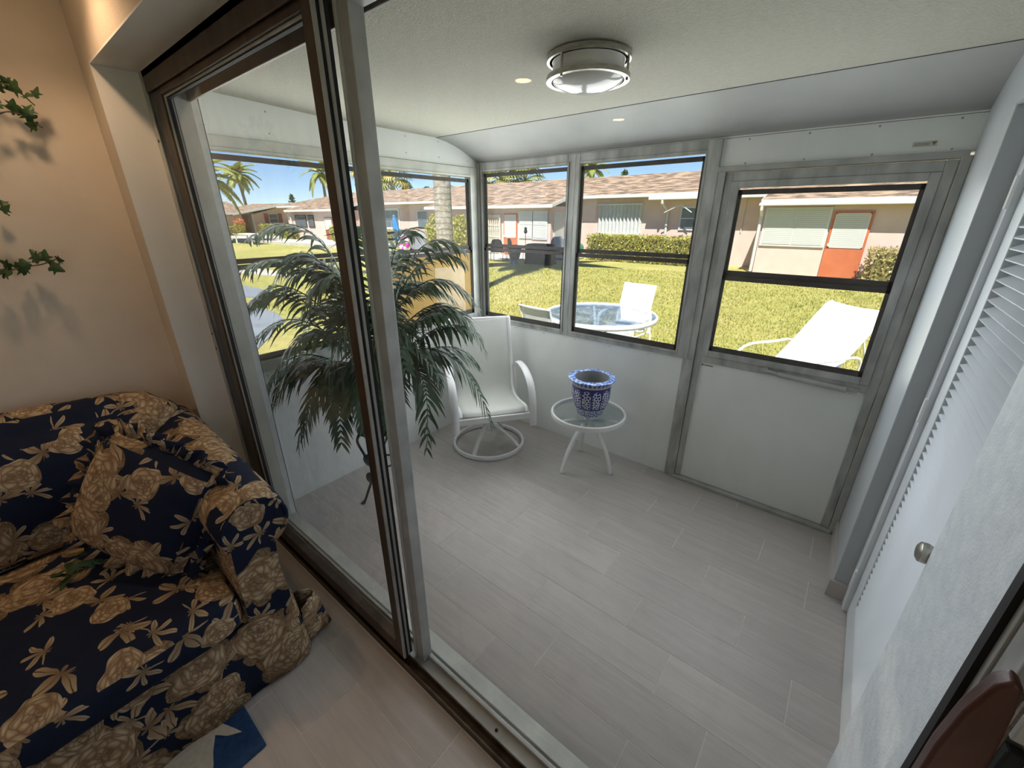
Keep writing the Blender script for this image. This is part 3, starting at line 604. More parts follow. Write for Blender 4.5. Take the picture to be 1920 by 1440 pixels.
# swivel sling chair; local frame: front = -y, width along x, origin on the floor under the hub
def sling_chair_parts(root, swivel=True):
    prof = spline([(-.27, .40), (-.22, .425), (-.05, .395), (.10, .385), (.175, .43), (.21, .55), (.25, .75), (.31, .97), (.325, 1.005), (.345, 1.0)], 5)  # (y,z)
    prof = [(p[0], p[1]) for p in [Vector((a, b, 0)) for a, b in [(q[0], q[1]) for q in prof]]]
    W = .25
    grid = [[(x, y, z - .012*(1-(x/W)**2)) for x in np.linspace(-W, W, 9)] for y, z in prof]
    o = MB().sheet(grid, .004).build('sling_seat', MAT['sling'], root, smooth=True)
    for s in (-1, 1):
        m = MB().tube([(s*.256, y, z-.004) for y, z in prof], .013, 8); auto_smooth(m.build('side_rail', MAT['white_metal'], root))
        arm = spline([(s*.29, .225, .60), (s*.295, .12, .665), (s*.30, -.05, .66), (s*.30, -.20, .60), (s*.30, -.275, .47), (s*.30, -.295, .28)] if swivel else
                     [(s*.29, .225, .62), (s*.295, .10, .645), (s*.30, -.15, .635), (s*.30, -.25, .58), (s*.30, -.27, .40), (s*.30, -.27, .0)], 6)
        m = MB().tube(arm, .02, 8, flat=(.028, .011)); auto_smooth(m.build('armrest', MAT['white_metal'], root))
        m = MB().tube([(s*.28, .215, .60), (s*.285, .20, .33)], .014, 8).tube([(s*.28, .22, .34), (s*.29, -.29, .335)], .014, 8); auto_smooth(m.build('side_frame', MAT['white_metal'], root))
        if not swivel: auto_smooth(MB().tube([(s*.285, .22, .50), (s*.29, .26, .25), (s*.295, .30, 0)], .014, 8).build('leg', MAT['white_metal'], root))
    MB().box(-.275, .275, -.285, -.262, .335, .385).build('front_rail', MAT['white_metal'], root, bevel=.006)
    auto_smooth(MB().tube([(-.25, .335, 1.0), (.25, .335, 1.0)], .012, 8).build('top_rail', MAT['white_metal'], root))
    if swivel:
        m = MB(); n = 40
        m.tube(ring_pts((0,0), .287, n, .022), .02, 8, flat=(.013, .022), closed=True); auto_smooth(m.build('base_ring', MAT['white_metal'], root))
        for k in range(4):
            a = R(45 + 90*k + 8); c, s_ = math.cos(a), math.sin(a)
            m = MB().tube(spline([(0.02*c, .02*s_, .19), (.10*c, .10*s_, .165), (.20*c, .20*s_, .10), (.275*c, .275*s_, .03)], 4), .016, 8, flat=(.018, .009)); auto_smooth(m.build('spoke', MAT['white_metal'], root))
        m = MB().lathe([(0, .15), (.04, .15), (.045, .20), (.03, .22), (.03, .31), (.09, .325), (.09, .335), (0, .335)], n=20); auto_smooth(m.build('swivel_hub', MAT['white_metal'], root))
        MB().box(-.27, .27, -.02, .02, .325, .345).build('cross_bar', MAT['white_metal'], root)
ch = empty('swivel_chair', (.515, 1.53, 0), math.atan2(.8, .6)); sling_chair_parts(ch)
tag(ch, 'white sling swivel patio chair with round base in the porch corner', 'chair')

# glass side table
T = (1.32, 1.742); tb = empty('side_table', (T[0], T[1], 0))
m = MB().tube(ring_pts((0,0), .262, 48, .445), .02, 8, flat=(.012, .022), closed=True); auto_smooth(m.build('rim', MAT['white_metal'], tb))
m = MB().lathe([(0, .452), (.252, .452), (.252, .457), (0, .457)], n=48); m.build('glass_top', MAT['side_glass'], tb)
for ax, ay in ((1.238-T[0], 1.525-T[1]), (1.546-T[0], 1.756-T[1]), (1.193-T[0], 1.901-T[1])):
    d = Vector((ax, ay, 0)).normalized()
    m = MB().tube(spline([d*.235+Vector((0,0,.435)), d*.14+Vector((0,0,.422)), d*.03+Vector((0,0,.385)), d*.035+Vector((0,0,.36)), d*.10+Vector((0,0,.29)), d*.165+Vector((0,0,.17)), d*.20+Vector((0,0,.07)), d*.215+Vector((0,0,.004))], 6), .016, 8, flat=(.020, .013)); auto_smooth(m.build('leg', MAT['white_metal'], tb))
tag(tb, 'small round white side table with a glass top on three bowed legs', 'table')
# porcelain planter
pp = empty('porcelain_planter', (T[0]+.012, T[1]-.002, .4575))
m = MB().lathe([(0, 0), (.085, 0), (.092, .006), (.098, .03), (.122, .085), (.138, .14), (.140, .19), (.136, .225), (.138, .24), (.150, .262), (.166, .272), (.168, .279), (.160, .283), (.128, .285), (.122, .280)], n=48); auto_smooth(m.build('vessel', MAT['porcelain'], pp), 60)
m = MB().lathe([(.122, .280), (.118, .26), (.118, .21), (.10, .06), (0, .05)], n=48); auto_smooth(m.build('inner_glaze', MAT['pot_inside'], pp))
tag(pp, 'blue and white porcelain planter standing on the glass side table', 'planter')

# ceiling lamp
L0 = (1.685, .835); lp = empty('ceiling_lamp', (L0[0], L0[1], 2.325))
auto_smooth(MB().lathe([(0, .0), (.135, 0), (.140, -.004), (.140, -.022), (0, -.022)], n=48).build('ceiling_pan', MAT['white_metal'], lp))
auto_smooth(MB().lathe([(.128, -.02), (.128, -.078), (.125, -.083), (.10, -.097), (.06, -.109), (0, -.114)], n=48).build('glass_bowl', MAT['frosted'], lp), 50)
for z in (-.014, -.074): auto_smooth(MB().lathe([(.146, z-.008), (.150, z-.008), (.150, z+.008), (.146, z+.008), (.131, z+.008), (.131, z-.008), (.146, z-.008)], n=48).build('metal_ring', MAT['steel'], lp))
for k in range(3):
    a = R(20 + 120*k); auto_smooth(MB().tube([(.14*math.cos(a), .14*math.sin(a), -.005), (.14*math.cos(a), .14*math.sin(a), -.088)], .0045, 8).build('ring_post', MAT['steel'], lp))
tag(lp, 'round brushed nickel ceiling lamp with frosted bowl and two rings', 'lamp')

# potted palm on an iron stand
def frond_mesh(name, base, mid, tip, n=26, lf=.16, wid=.012, droop=.55, rad=.006):
    """arching rachis with paired drooping leaflets"""
    base, mid, tip = Vector(base), Vector(mid), Vector(tip); ctrl = (mid - base*.25*.81 - tip*.3025)/(.495)
    ctrl = (mid - base*(.45**2) - tip*(.55**2))/(2*.45*.55)
    P = bez(base, ctrl, tip, 22); mb = MB().tube(P, [max(.0014, rad*(1-.85*i/22)) for i in range(23)], 5)
    for i in range(n):
        t = .22 + .78*i/(n-1); q = t*22; k = min(int(q), 21); fr = q-k; p = P[k].lerp(P[k+1], fr); tg = (P[k+1]-P[k]).normalized()
        side = tg.cross(Vector((0,0,1)));
        if side.length < .2: side = Vector((math.cos(i), math.sin(i), 0))
        side.normalize(); upv = side.cross(tg).normalized()
        env = math.sin(math.pi*min(1, .18+.75*t))**.7
        for s in (-1, 1):
            L = lf*env*random.uniform(.85, 1.12); d = (side*s*.8 + tg*random.uniform(.55,.8) + upv*random.uniform(.0,.25)).normalized()
            dr = droop*random.uniform(.7, 1.3); pts = [p]; dd = d.copy(); seg = 4
            for j in range(seg): dd = (dd + Vector((0,0,-dr*.42))).normalized(); pts.append(pts[-1] + dd*(L/seg))
            wv = dd.cross(Vector((0,0,1)));  wv = (tg - d*tg.dot(d)).normalized()
            ws = [.35, 1, .95, .6, .04]; vs = []
            for pt, w in zip(pts, ws): vs += [pt + wv*(wid*.5*w), pt - wv*(wid*.5*w)]
            mb.add(vs, [(2*j, 2*j+1, 2*j+3, 2*j+2) for j in range(seg)])
    return mb.mesh(name)
PC = Vector((.40, .58, 0)); plant = empty('potted_palm', PC)
FR = [([0.319,0.437,1.666],[0.074,0.189,1.687]),([0.209,0.349,1.532],[0.06,0.03,1.47]),([0.188,0.293,1.421],[0.055,0.02,1.228]),([0.195,0.299,1.24],[0.055,0.03,1.086]),([0.169,0.239,1.026],[0.06,0.03,0.703]),([0.237,0.255,0.87],[0.124,0.046,0.674]),([0.344,0.304,0.814],[0.301,0.114,0.542]),([0.442,0.383,0.814],[0.498,0.274,0.559]),([0.658,0.788,1.584],[0.875,0.964,1.618]),([0.671,0.838,1.433],[0.896,1.044,1.289]),([0.783,0.85,1.305],[0.991,0.993,1.053]),([0.691,0.931,1.027],[0.83,1.12,0.863]),([0.789,0.855,0.927],[1.013,1.011,0.572]),([0.738,0.699,0.823],[0.804,0.649,0.464]),([0.478,0.797,1.604],[0.505,0.922,1.689]),([0.632,0.536,0.882],[0.729,0.46,0.559]),([0.537,0.421,0.992],[0.677,0.354,0.691]),([0.383,0.682,1.606],[0.269,0.667,1.72]),([0.47,0.444,1.487],[0.4,0.259,1.321]),([0.68,0.536,1.268],[0.867,0.507,1.042]),([0.46,0.821,1.383],[0.638,1.093,1.3]),([0.372,0.326,1.201],[0.283,0.1,1.024]),([0.785,0.775,1.178],[0.996,0.868,1.194]),([0.593,0.543,1.373],[0.92,0.678,0.975]),([0.204,0.499,1.303],[0.07,0.333,1.082]),([0.545,0.427,1.268],[0.484,0.198,0.824]),([0.215,0.431,1.584],[0.07,0.206,1.36]),([0.639,0.48,1.154],[0.628,0.276,0.838])]
EX = []
for md, tp_ in FR[::2]:      # younger fronds between the outer ones
    a = Vector(md); b = Vector(tp_); k = random.uniform(.70, .92); c0 = Vector((.40,.58,1.0)); tw = Vector((random.uniform(-.08,.08), random.uniform(-.08,.08), random.uniform(-.02,.10)))
    EX.append((list(c0 + (a-c0)*k + tw), list(c0 + (b-c0)*k + tw*1.6)))
for i, (md, tp_) in enumerate(FR + EX):
    b = Vector((random.uniform(-.03,.03), random.uniform(-.03,.03), .80))
    md = Vector(md) - PC; tp_ = Vector(tp_) - PC
    if md.z < .95: md = md*1.0 + Vector((0,0,.10)); 
    me = frond_mesh('frond', b, md, tp_, n=26, lf=.235, wid=.021, droop=.62); 
    # nothing grows through the window or the glass door
    for v in me.vertices:
        if v.co.x + PC.x < .035: v.co.x = .035 - PC.x + .15*(v.co.x + PC.x - .035)*0
        if v.co.y + PC.y < .012: v.co.y = .012 - PC.y
    link('frond', me, MAT['frond'], plant)
for k in range(7):
    a = k*.9; auto_smooth(MB().tube([(.045*math.cos(a), .045*math.sin(a), .66), (.03*math.cos(a), .03*math.sin(a), .80), (.06*math.cos(a+.4), .06*math.sin(a+.4), 1.02)], [.012, .010, .005], 6).build('stem', MAT['frond'], plant))
auto_smooth(MB().lathe([(0, .50), (.085, .50), (.095, .52), (.118, .68), (.125, .70), (.112, .70), (.105, .67), (0, .665)], n=28).build('pot', MAT['terracotta'], plant))
tag(plant, 'bushy artificial palm with dark green feathery fronds by the glass door', 'plant')
stand = empty('plant_stand', (.40, .58, 0))
auto_smooth(MB().tube(ring_pts((0,0), .125, 28, .50), .008, 6, closed=True).build('top_ring', MAT['stand'], stand)); auto_smooth(MB().tube(ring_pts((0,0), .085, 28, .24), .006, 6, closed=True).build('lower_ring', MAT['stand'], stand))
auto_smooth(MB().lathe([(0, .485), (.12, .485), (.12, .494), (0, .494)], n=24).build('tray', MAT['stand'], stand))
for fx, fy in ((.399-.40, .405-.58), (.518-.40, .69-.58), (.262-.40, .655-.58)):
    d = Vector((fx, fy, 0)); r_ = d.length; d.normalize(); Z = lambda r, z: d*r + Vector((0,0,z))
    auto_smooth(MB().tube(spline([Z(.135,.51), Z(.155,.46), Z(.125,.36), Z(.088,.24), Z(.10,.14), Z(.135,.07), Z(r_-.012,.02), Z(r_+.01,.008)], 5), .0085, 7).build('leg', MAT['stand'], stand))
    s_ = d.cross(Vector((0,0,1)))
    for z, rr in ((.30, .10), (.16, .10)):   # cast leaf ornaments
        lf = MB().sheet([[Z(rr, z+.045*math.cos(math.pi*u)) + s_*(w*.032*math.sin(math.pi*u)) + d*.018*math.sin(math.pi*u) for w in (-1, -.5, 0, .5, 1)] for u in np.linspace(.02, .98, 7)], .004)
        auto_smooth(lf.build('leaf_ornament', MAT['stand'], stand))
    auto_smooth(MB().lathe([(0, 0), (.014, 0), (.016, .006), (.008, .014), (0, .015)], Z(r_+.004, 0), 12).build('foot', MAT['stand'], stand))
tag(stand, 'three-legged dark iron plant stand with leaf ornaments under the palm', 'plant stand')

# ------------------------------------------------------------------ living room things
def rbox(x0, x1, y0, y1, z0, z1, r=.05, seg=4, puff=0, cuts=0):
    bm = bmesh.new(); bmesh.ops.create_cube(bm, size=1)
    for v in bm.verts: v.co = Vector(((x0+x1)/2 + v.co.x*(x1-x0), (y0+y1)/2 + v.co.y*(y1-y0), (z0+z1)/2 + v.co.z*(z1-z0)))
    if cuts: bmesh.ops.subdivide_edges(bm, edges=bm.edges[:], cuts=cuts, use_grid_fill=True)
    else: bmesh.ops.bevel(bm, geom=bm.edges[:], offset=r, segments=seg, affect='EDGES', profile=.6)
    return bm
def soft_box(name, x0, x1, y0, y1, z0, z1, mat, parent, r=.06, puff=.03, n=14, rot=None, noise=.006):
    """cushion: rounded, crowned box as a dense grid, box-mapped print"""
    bm = bmesh.new(); bmesh.ops.create_cube(bm, size=2); bmesh.ops.subdivide_edges(bm, edges=bm.edges[:], cuts=n, use_grid_fill=True)
    hx, hy, hz = (x1-x0)/2, (y1-y0)/2, (z1-z0)/2; c = Vector(((x0+x1)/2, (y0+y1)/2, (z0+z1)/2))
    from mathutils import noise as mn
    for v in bm.verts:
        q = Vector((v.co.x*hx, v.co.y*hy, v.co.z*hz)); k = Vector((max(-hx+r, min(hx-r, q.x)), max(-hy+r, min(hy-r, q.y)), max(-hz+r, min(hz-r, q.z))))
        d = q - k
        if d.length > 1e-6: q = k + d.normalized()*min(r, d.length if d.length < r else r)
        a, b, e = v.co.x, v.co.y, v.co.z
        q += Vector(((1-b*b)*(1-e*e)*a, (1-a*a)*(1-e*e)*b, (1-a*a)*(1-b*b)*e))*puff
        q += Vector((1,1,1))*0 + (d.normalized() if d.length > 1e-6 else Vector((0,0,0)))*mn.noise(q*9)*noise
        v.co = q
    me = bpy.data.meshes.new(name); bm.to_mesh(me); bm.free(); me.materials.append(mat); box_uv(me)
    o = bpy.data.objects.new(name, me); COL.objects.link(o); o.location = c
    for p in me.polygons: p.use_smooth = True
    if rot: o.rotation_euler = rot
    o.parent = parent
    return o
sofa = empty('sofa', (0,0,FZ)); SZ = FZ
tag(sofa, 'navy sofa printed with tan roses standing against the left wall', 'sofa')
FM = MAT['floral']
def on_sofa(o): o.location.z -= SZ; return o
on_sofa(soft_box('base', .32, 1.235, -2.35, -.372, SZ+.02, SZ+.33, FM, sofa, .03, .0, 10))
on_sofa(soft_box('seat_cushion', .50, 1.275, -1.44, -.535, SZ+.315, SZ+.465, FM, sofa, .045, .03, 16))
on_sofa(soft_box('seat_cushion', .50, 1.275, -2.36, -1.445, SZ+.315, SZ+.465, FM, sofa, .045, .03, 16))
on_sofa(soft_box('back_cushion', .255, .52, -1.40, -.40, SZ+.42, SZ+.925, FM, sofa, .10, .05, 16, (0, R(-7), R(0))))
on_sofa(soft_box('back_cushion', .255, .52, -2.40, -1.41, SZ+.42, SZ+.915, FM, sofa, .10, .05, 16, (0, R(-7), 0)))
on_sofa(soft_box('back_frame', .215, .36, -2.40, -.36, SZ+.05, SZ+.84, FM, sofa, .06, .0, 12))
# rolled arm: scroll section swept along x, sloping down to a scrolled front
sec = []
for a in np.linspace(-62, 208, 22): sec.append((-.425 + .112*math.cos(R(a)), .668 + .108*math.sin(R(a))))      # roll, starts on the window side
sec = [( -.375, .02), (-.378, .20), (-.388, .48)] + [(y, z) for y, z in sec if True] + [(-.525, .30), (-.525, .02)]
grid = []
for x, dz, dy, sc in [(.30, .06, .0, 1), (.45, .055, .0, 1.0), (.65, .045, .0, 1), (.85, .03, 0, 1), (1.05, .012, 0, 1), (1.16, .004, 0, 1.0), (1.215, 0, 0, .97), (1.243, -.006, 0, .87)]:
    row = []
    for y, z in sec:
        yc, zc = -.44, .668; f = sc if z > .5 else 1; row.append((x + (0.03*(1-min(1,z/.4)) if x > 1.14 else 0), yc + (y-yc)*f, (zc + (z-zc)*f + dz*min(1, z/.5)) if z > .5 else z + dz*(z/.5)))
    grid.append(row)
m = MB().sheet(grid); J = len(sec); last = len(grid)-1; b0 = last*J
m.f.append(tuple(b0+j for j in range(J))); o = m.build('arm', FM, sofa, smooth=True, uv=True); auto_smooth(o, 50)
o = MB().tube([(1.243, -.44+(y+.44)*.9, .668+(z-.668)*.9-.004) for y, z in sec[3:-2]], .006, 6).build('arm_piping', FM, sofa, uv=True)
# skirt with a flared corner pleat
def skirt(name, pts, z1=.30, flare=.03, amp=.008, freq=40):
    g = []; tot = 0
    P = [Vector((*p, 0)) for p in pts]; dense = []
    for a, b in zip(P[:-1], P[1:]):
        n = max(2, int((b-a).length/.02))
        for k in range(n): dense.append(a.lerp(b, k/n))
    dense.append(P[-1])
    for z in (z1, z1*.6, z1*.3, .012):
        row = []
        for i, p in enumerate(dense):
            t = (dense[min(i+1, len(dense)-1)]-dense[max(i-1, 0)]).normalized(); nrm = Vector((t.y, -t.x, 0)); k = 1 - z/z1
            row.append(p + nrm*(flare*k + amp*k*math.sin(i*.55)) + Vector((0,0,z)))
        g.append(row)
    o = MB().sheet(g, .004).build(name, FM, sofa, smooth=True, uv=True); return o
skirt('skirt', [(1.245, -2.35), (1.245, -.39), (1.225, -.372)][::1], .31, .028)
skirt('skirt', [(1.235, -.374), (.36, -.374)], .31, .02)
# bunched end of the throw hanging behind the arm front
g = []
for i in range(9):
    z = .20 - .19*i/8; row = []
    for j in range(14):
        a = j/13; row.append((1.13 + .11*a, -.355 + .075*math.sin(a*math.pi) + .012*math.sin(a*22+i*.3) + .03*i/8*math.sin(a*math.pi), z + .02*math.sin(a*9)))
    g.append(row)
MB().sheet(g, .005).build('skirt_pleat', FM, sofa, smooth=True, uv=True)
# ruffled throw pillow in the sofa corner
pil = empty('throw_pillow', (.90, -.635, SZ+.485)); tag(pil, 'ruffled navy rose-print throw pillow leaning in the sofa corner', 'pillow')
def pillow_pt(u, v, s):
    t = .075*max(0, (1-u**4))**.6*max(0, (1-v**4))**.6; k = 1 - .10*(1-abs(u))*abs(v)**3; return (u*.215*(1-.06*v*v), s*t, v*.205*(1-.06*u*u))
N_ = 18; m = MB()
for s in (-1, 1): m.sheet([[pillow_pt(-1+2*i/N_, -1+2*j/N_, s) for j in range(N_+1)] for i in range(N_+1)])
rotp = Euler((R(-20), R(22), R(30))).to_matrix()
body = m.build('pillow_body', FM, pil, smooth=True, uv=True); body.rotation_euler = rotp.to_euler(); body.location = (0, 0, .225)
g = [[], []]; n = 160
for i in range(n+1):
    a = 2*math.pi*i/n; c, s_ = math.cos(a), math.sin(a); k = 1/max(abs(c), abs(s_)); k = min(k, 1.22)
    x, z = c*k*.205, s_*k*.195; w = .014*math.sin(i*.9) + .006*math.sin(i*2.1)
    g[0].append((x, 0, z)); g[1].append((x*1.27, w*1.5, z*1.27))
o = MB().sheet(g, .003).build('ruffle', FM, pil, smooth=True, uv=True); o.rotation_euler = rotp.to_euler(); o.location = (0,0,.225)

# rug with a cream wave
rg = MB().box(.9, 1.46, -2.6, -.618, FZ+.0005, FZ+.010).build('rug', MAT['rug_blue'], bevel=.004); tag(rg, 'blue rug with a cream wave motif in front of the sofa', 'rug')
wave = [(1.10, -.80), (1.17, -.74), (1.25, -.70), (1.335, -.664), (1.36, -.655), (1.335, -.69), (1.30, -.715), (1.345, -.735), (1.395, -.75), (1.41, -.765), (1.40, -.79), (1.38, -.83), (1.40, -.95), (1.38, -1.2), (1.10, -1.2)]
MB().prism(wave, FZ+.0098, FZ+.0125).build('wave_motif', MAT['rug_cream'], rg)

# ivy
def ivy_leaf_mesh():
    out = [(0,0), (.35,-.12), (.62,.05), (.42,.32), (.85,.55), (.38,.62), (.12,1.15), (0,1.25)]
    pts = [(x, y) for x, y in out] + [(-x, y) for x, y in out[::-1][1:-1]]
    vs = [(0, .45, .06)] + [(x, y, -.10*abs(x) - .04*y) for x, y in pts]; n = len(pts)
    mb = MB().add(vs, [(0, 1+i, 1+(i+1) % n) for i in range(n)]); me = mb.mesh('leaf'); me.materials.append(MAT['ivy']); return me
IVY = ivy_leaf_mesh()
def ivy(label, path, nleaf, size, nrm, spread=.02, group='ivy sprigs by the sofa'):
    size *= 1.35
    base = Vector(path[0]); root = empty('ivy_sprig', base); tag(root, label, 'ivy', group)
    P = [p - base for p in spline(path, 6)]; auto_smooth(MB().tube(P, .0022, 5).build('stem', MAT['ivy_stem'], root))
    nrm = Vector(nrm).normalized()
    for i in range(nleaf):
        p = P[int((i+.5)/nleaf*(len(P)-1))] + Vector((random.uniform(-1,1), random.uniform(-1,1), random.uniform(-1,1)))*spread
        o = bpy.data.objects.new('leaf', IVY); COL.objects.link(o); o.parent = root; o.location = p
        nn = (nrm + Vector((random.uniform(-.6,.6), random.uniform(-.6,.6), random.uniform(-.6,.6)))).normalized()
        q = nn.to_track_quat('Z', 'Y'); o.rotation_mode = 'QUATERNION'; o.rotation_quaternion = q @ Euler((0,0,random.uniform(-2.2,2.2))).to_quaternion()
        s_ = size*random.uniform(.75, 1.2); o.scale = (s_, s_, s_)
    return root
ivy('ivy sprig high on the wall, topmost at the left edge', [(.203,-.74,2.10), (.28,-.66,2.10), (.29,-.58,2.17), (.29,-.52,2.19), (.29,-.475,2.14)], 16, .024, (1,-.6,-.2))
ivy('ivy sprig just below the topmost one at the left edge', [(.203,-.74,2.02), (.28,-.66,2.02), (.29,-.57,2.10), (.28,-.52,2.11), (.28,-.475,2.075)], 14, .022, (1,-.6,-.2))
ivy('small ivy tip peeking in halfway up the left edge', [(.203,-.76,1.80), (.28,-.70,1.82), (.29,-.665,1.82), (.28,-.638,1.79)], 6, .022, (1,-.6,0), .025)
ivy('ivy sprig reaching out low on the left wall above the sofa', [(.203,-.78,1.58), (.28,-.72,1.60), (.29,-.66,1.62), (.28,-.61,1.625), (.28,-.557,1.645)], 17, .023, (1,-.6,.1), .018)
ivy('ivy sprig lying on the sofa seat beside the pillow', [(.56,-.62,SZ+.50), (.64,-.72,SZ+.497), (.72,-.80,SZ+.50), (.83,-.92,SZ+.503)], 22, .03, (.2,-.2,1), .03)

# recessed lamps of the living room ceiling
for i, (x, y) in enumerate(((.665, -.51), (.66, -1.96), (.63, -3.41))):
    rl = empty('recessed_lamp', (x, y, 2.60)); tag(rl, ['warm recessed ceiling lamp nearest the sliding door', 'warm recessed ceiling lamp mirrored beside the porch lamp', 'warm recessed ceiling lamp farthest back in the living room'][i], 'lamp', 'recessed lamps of the living room')
    auto_smooth(MB().lathe([(.05, 0), (.062, -.004), (.062, 0)], n=24).build('trim_ring', MAT['white_metal'], rl)); MB().lathe([(0, -.001), (.05, -.001)], n=24).build('bulb_face', MAT['lamp_glow'], rl)
    ld = bpy.data.lights.new('recessed_light', 'SPOT'); ld.energy = 7; ld.color = (1, .66, .40); ld.spot_size = R(120); ld.spot_blend = .6; ld.shadow_soft_size = .04
    lo_ = bpy.data.objects.new('recessed_light', ld); COL.objects.link(lo_); lo_.location = (0, 0, -.02); lo_.parent = rl

# ------------------------------------------------------------------ outdoors: ground
GZ = -.15
m = MB(); gx = np.concatenate([np.linspace(-140, -20, 13), np.linspace(-18, 12, 16), [20, 40, 70]]); gy = np.concatenate([[-30, -10, 0], np.linspace(2.15, 20, 10), [30, 60, 120]])
def ground_h(x, y): return GZ + (.22*min(1, max(0, (-x-22)/25)) if y < 40 else .22)
lawn = m.sheet([[(x, y, ground_h(x, y)) for x in gx] for y in gy]).build('lawn', MAT['grass'], fix=False); struct(lawn, 'sunlit dry lawn between the porch and the pink houses'); lawn['kind'] = 'structure'
# blades standing in the near lawn
N = 90000; u = rng.random(N); dist = 2.6 + 15*u**1.6; ang = rng.uniform(R(-8), R(88), N)
bx = 2.6 - dist*np.sin(ang); by = -.75 + dist*np.cos(ang); keep = (by > 2.25) & (by < 16.5) & ~((bx < -3.5) & (by < 6.2)) ; keep |= (bx < -.2) & (bx > -9) & (by > 3.2) & (by < 16.5)
bx, by = bx[keep], by[keep]; n = len(bx); h = rng.uniform(.025, .055, n)*(1+.25*np.hypot(bx-2.6, by+.75)/10); a = rng.uniform(0, 6.28, n); w = .006*(1+.35*np.hypot(bx-2.6, by+.75)/3); lean = rng.normal(0, .02, (n, 2))
V = np.empty((n, 3, 3)); V[:,0] = np.stack([bx-w*np.cos(a), by-w*np.sin(a), np.full(n, GZ)], 1); V[:,1] = np.stack([bx+w*np.cos(a), by+w*np.sin(a), np.full(n, GZ)], 1); V[:,2] = np.stack([bx+lean[:,0], by+lean[:,1], GZ+h], 1)
me = bpy.data.meshes.new('grass_blades'); me.vertices.add(n*3); me.vertices.foreach_set('co', V.ravel()); me.loops.add(n*3); me.loops.foreach_set('vertex_index', np.arange(n*3)); me.polygons.add(n); me.polygons.foreach_set('loop_start', np.arange(0, n*3, 3)); me.update()
MAT['blade'] = m_leaf('grass_blade', S(196,190,112), S(156,158,80), 1.3, .35, .7)
o = link('grass_blades', me, MAT['blade']); tag(o, 'short grass blades of the lawn outside the windows', 'grass', kind='stuff')
def slab(name, poly, mat, label, h=.02): return struct(MB().prism(poly, GZ-.05, GZ+h).build(name, mat), label)
slab('trim_4', [(-15.5,4.75), (-12.9,4.04), (-10.035,4.20), (-8.9,3.95), (-9.85,3.05), (-15.5,3.2)], MAT['asphalt'], 'grey paved drive end beyond the left porch windows', .012)
slab('trim_5', [(-9.4,2.88), (-8.2,3.02), (-7.0,2.98), (-6.2,2.80), (-5.0,2.0), (-3.6,1.0), (-2.5,-.6), (-6.5,-2.5), (-12.5,.5)], MAT['asphalt'], 'grey paved path below the left porch windows', .012)
slab('trim_6', [(-19.5,5.0), (-16.4,5.0), (-12.2,5.95), (-12.9,6.4), (-19.5,6.2)], MAT['concrete'], 'pale concrete walk crossing the lawn on the left', .012)
slab('trim_7', [(-19.5,13.8), (-10.5,15.6), (-8.2,16.6), (-8.2,17.6), (-19.5,17.6)], MAT['concrete'], 'concrete patio pad in front of the pink house', .04)
slab('trim_8', [(-45,12.6), (-30,13.6), (-22,14.4), (-22,17.6), (-45,17.6)], MAT['concrete'], 'concrete patio pad at the far left house end', .25)

slab('trim_9', [(-.05,2.10), (3.6,2.10), (3.6,3.1), (-.9,3.1), (-.9,-.6), (-.05,-.6)], MAT['concrete'], 'unseen pale concrete apron added around the porch foot to bounce light', .03)  # out-of-view slab added to bounce light up into the porch

# ------------------------------------------------------------------ long pink house
hs = empty('row_house', (-15, 17.6, GZ)); tag(hs, 'long pink stucco row house with brown shingle roof across the lawn', 'house')
HO = Vector((-15, 17.6, GZ))
def hb(nm, boxes, mat, parent=None, bevel=0):
    mb = MB()
    for b in boxes: mb.box(*b)
    mb.v = [tuple(Vector(v) - HO) for v in mb.v]; return mb.build(nm, mat, parent or hs, bevel=bevel)
WY, FY = 19.5, 17.6
hb('main_wall', [(-42, 9, WY, 27.5, GZ-.1, 2.75)], MAT['pink_wall'])
for a, b in ((-.46, 8.5), (-18.3, -9.72), (-37.2, -28.6)): hb('wing_wall', [(a, b, FY, WY, GZ-.1, 2.30)], MAT['pink_wall'])
def zr(y): return 2.70 + (y - 18.9)*.256
def roof(nm, pts_xy, t=.10):
    bot = [Vector((x, y, zr(y))) - HO for x, y in pts_xy]; top = [p + Vector((0,0,t)) for p in bot]; n = len(bot)
    mb = MB().add(bot + top, [tuple(range(n))[::-1], tuple(range(n, 2*n))] + [(i,(i+1)%n,n+(i+1)%n,n+i) for i in range(n)])
    me = mb.mesh(nm); l = me.uv_layers.new(name='uv')
    for p in me.polygons:
        for li in p.loop_indices: c = me.vertices[me.loops[li].vertex_index].co; l.data[li].uv = (c.x, c.y*1.03)
    return link(nm, me, MAT['shingle'], hs)
roof('roof', [(-42.6, 18.9), (9, 18.9), (9, 23.5), (-38.0, 23.5)])
for a, b in ((-.55, 9), (-18.75, -9.42), (-37.5, -28.4)): roof('roof', [(a, 17.22), (b, 17.22), (b, 18.9), (a, 18.9)])
m = MB().add([Vector(p)-HO for p in [(-42.6,18.9,2.80), (-38,23.5,zr(23.5)+.1), (9,23.5,zr(23.5)+.1), (9,28.2,2.75), (-42.6,28.2,2.75)]], [(0,1,4), (1,2,3,4)]); me = m.mesh('roof'); box_uv(me); link('roof', me, MAT['shingle'], hs)
def fascia(x0, x1, y, z, h=.12): return hb('fascia', [(x0, x1, y-.03, y, z-.02-.0, z+h)], MAT['fascia'])
fascia(-42.6, -37.5, 18.9, 2.66); fascia(-28.4, -18.75, 18.9, 2.66); fascia(-9.42, -.55, 18.9, 2.66)
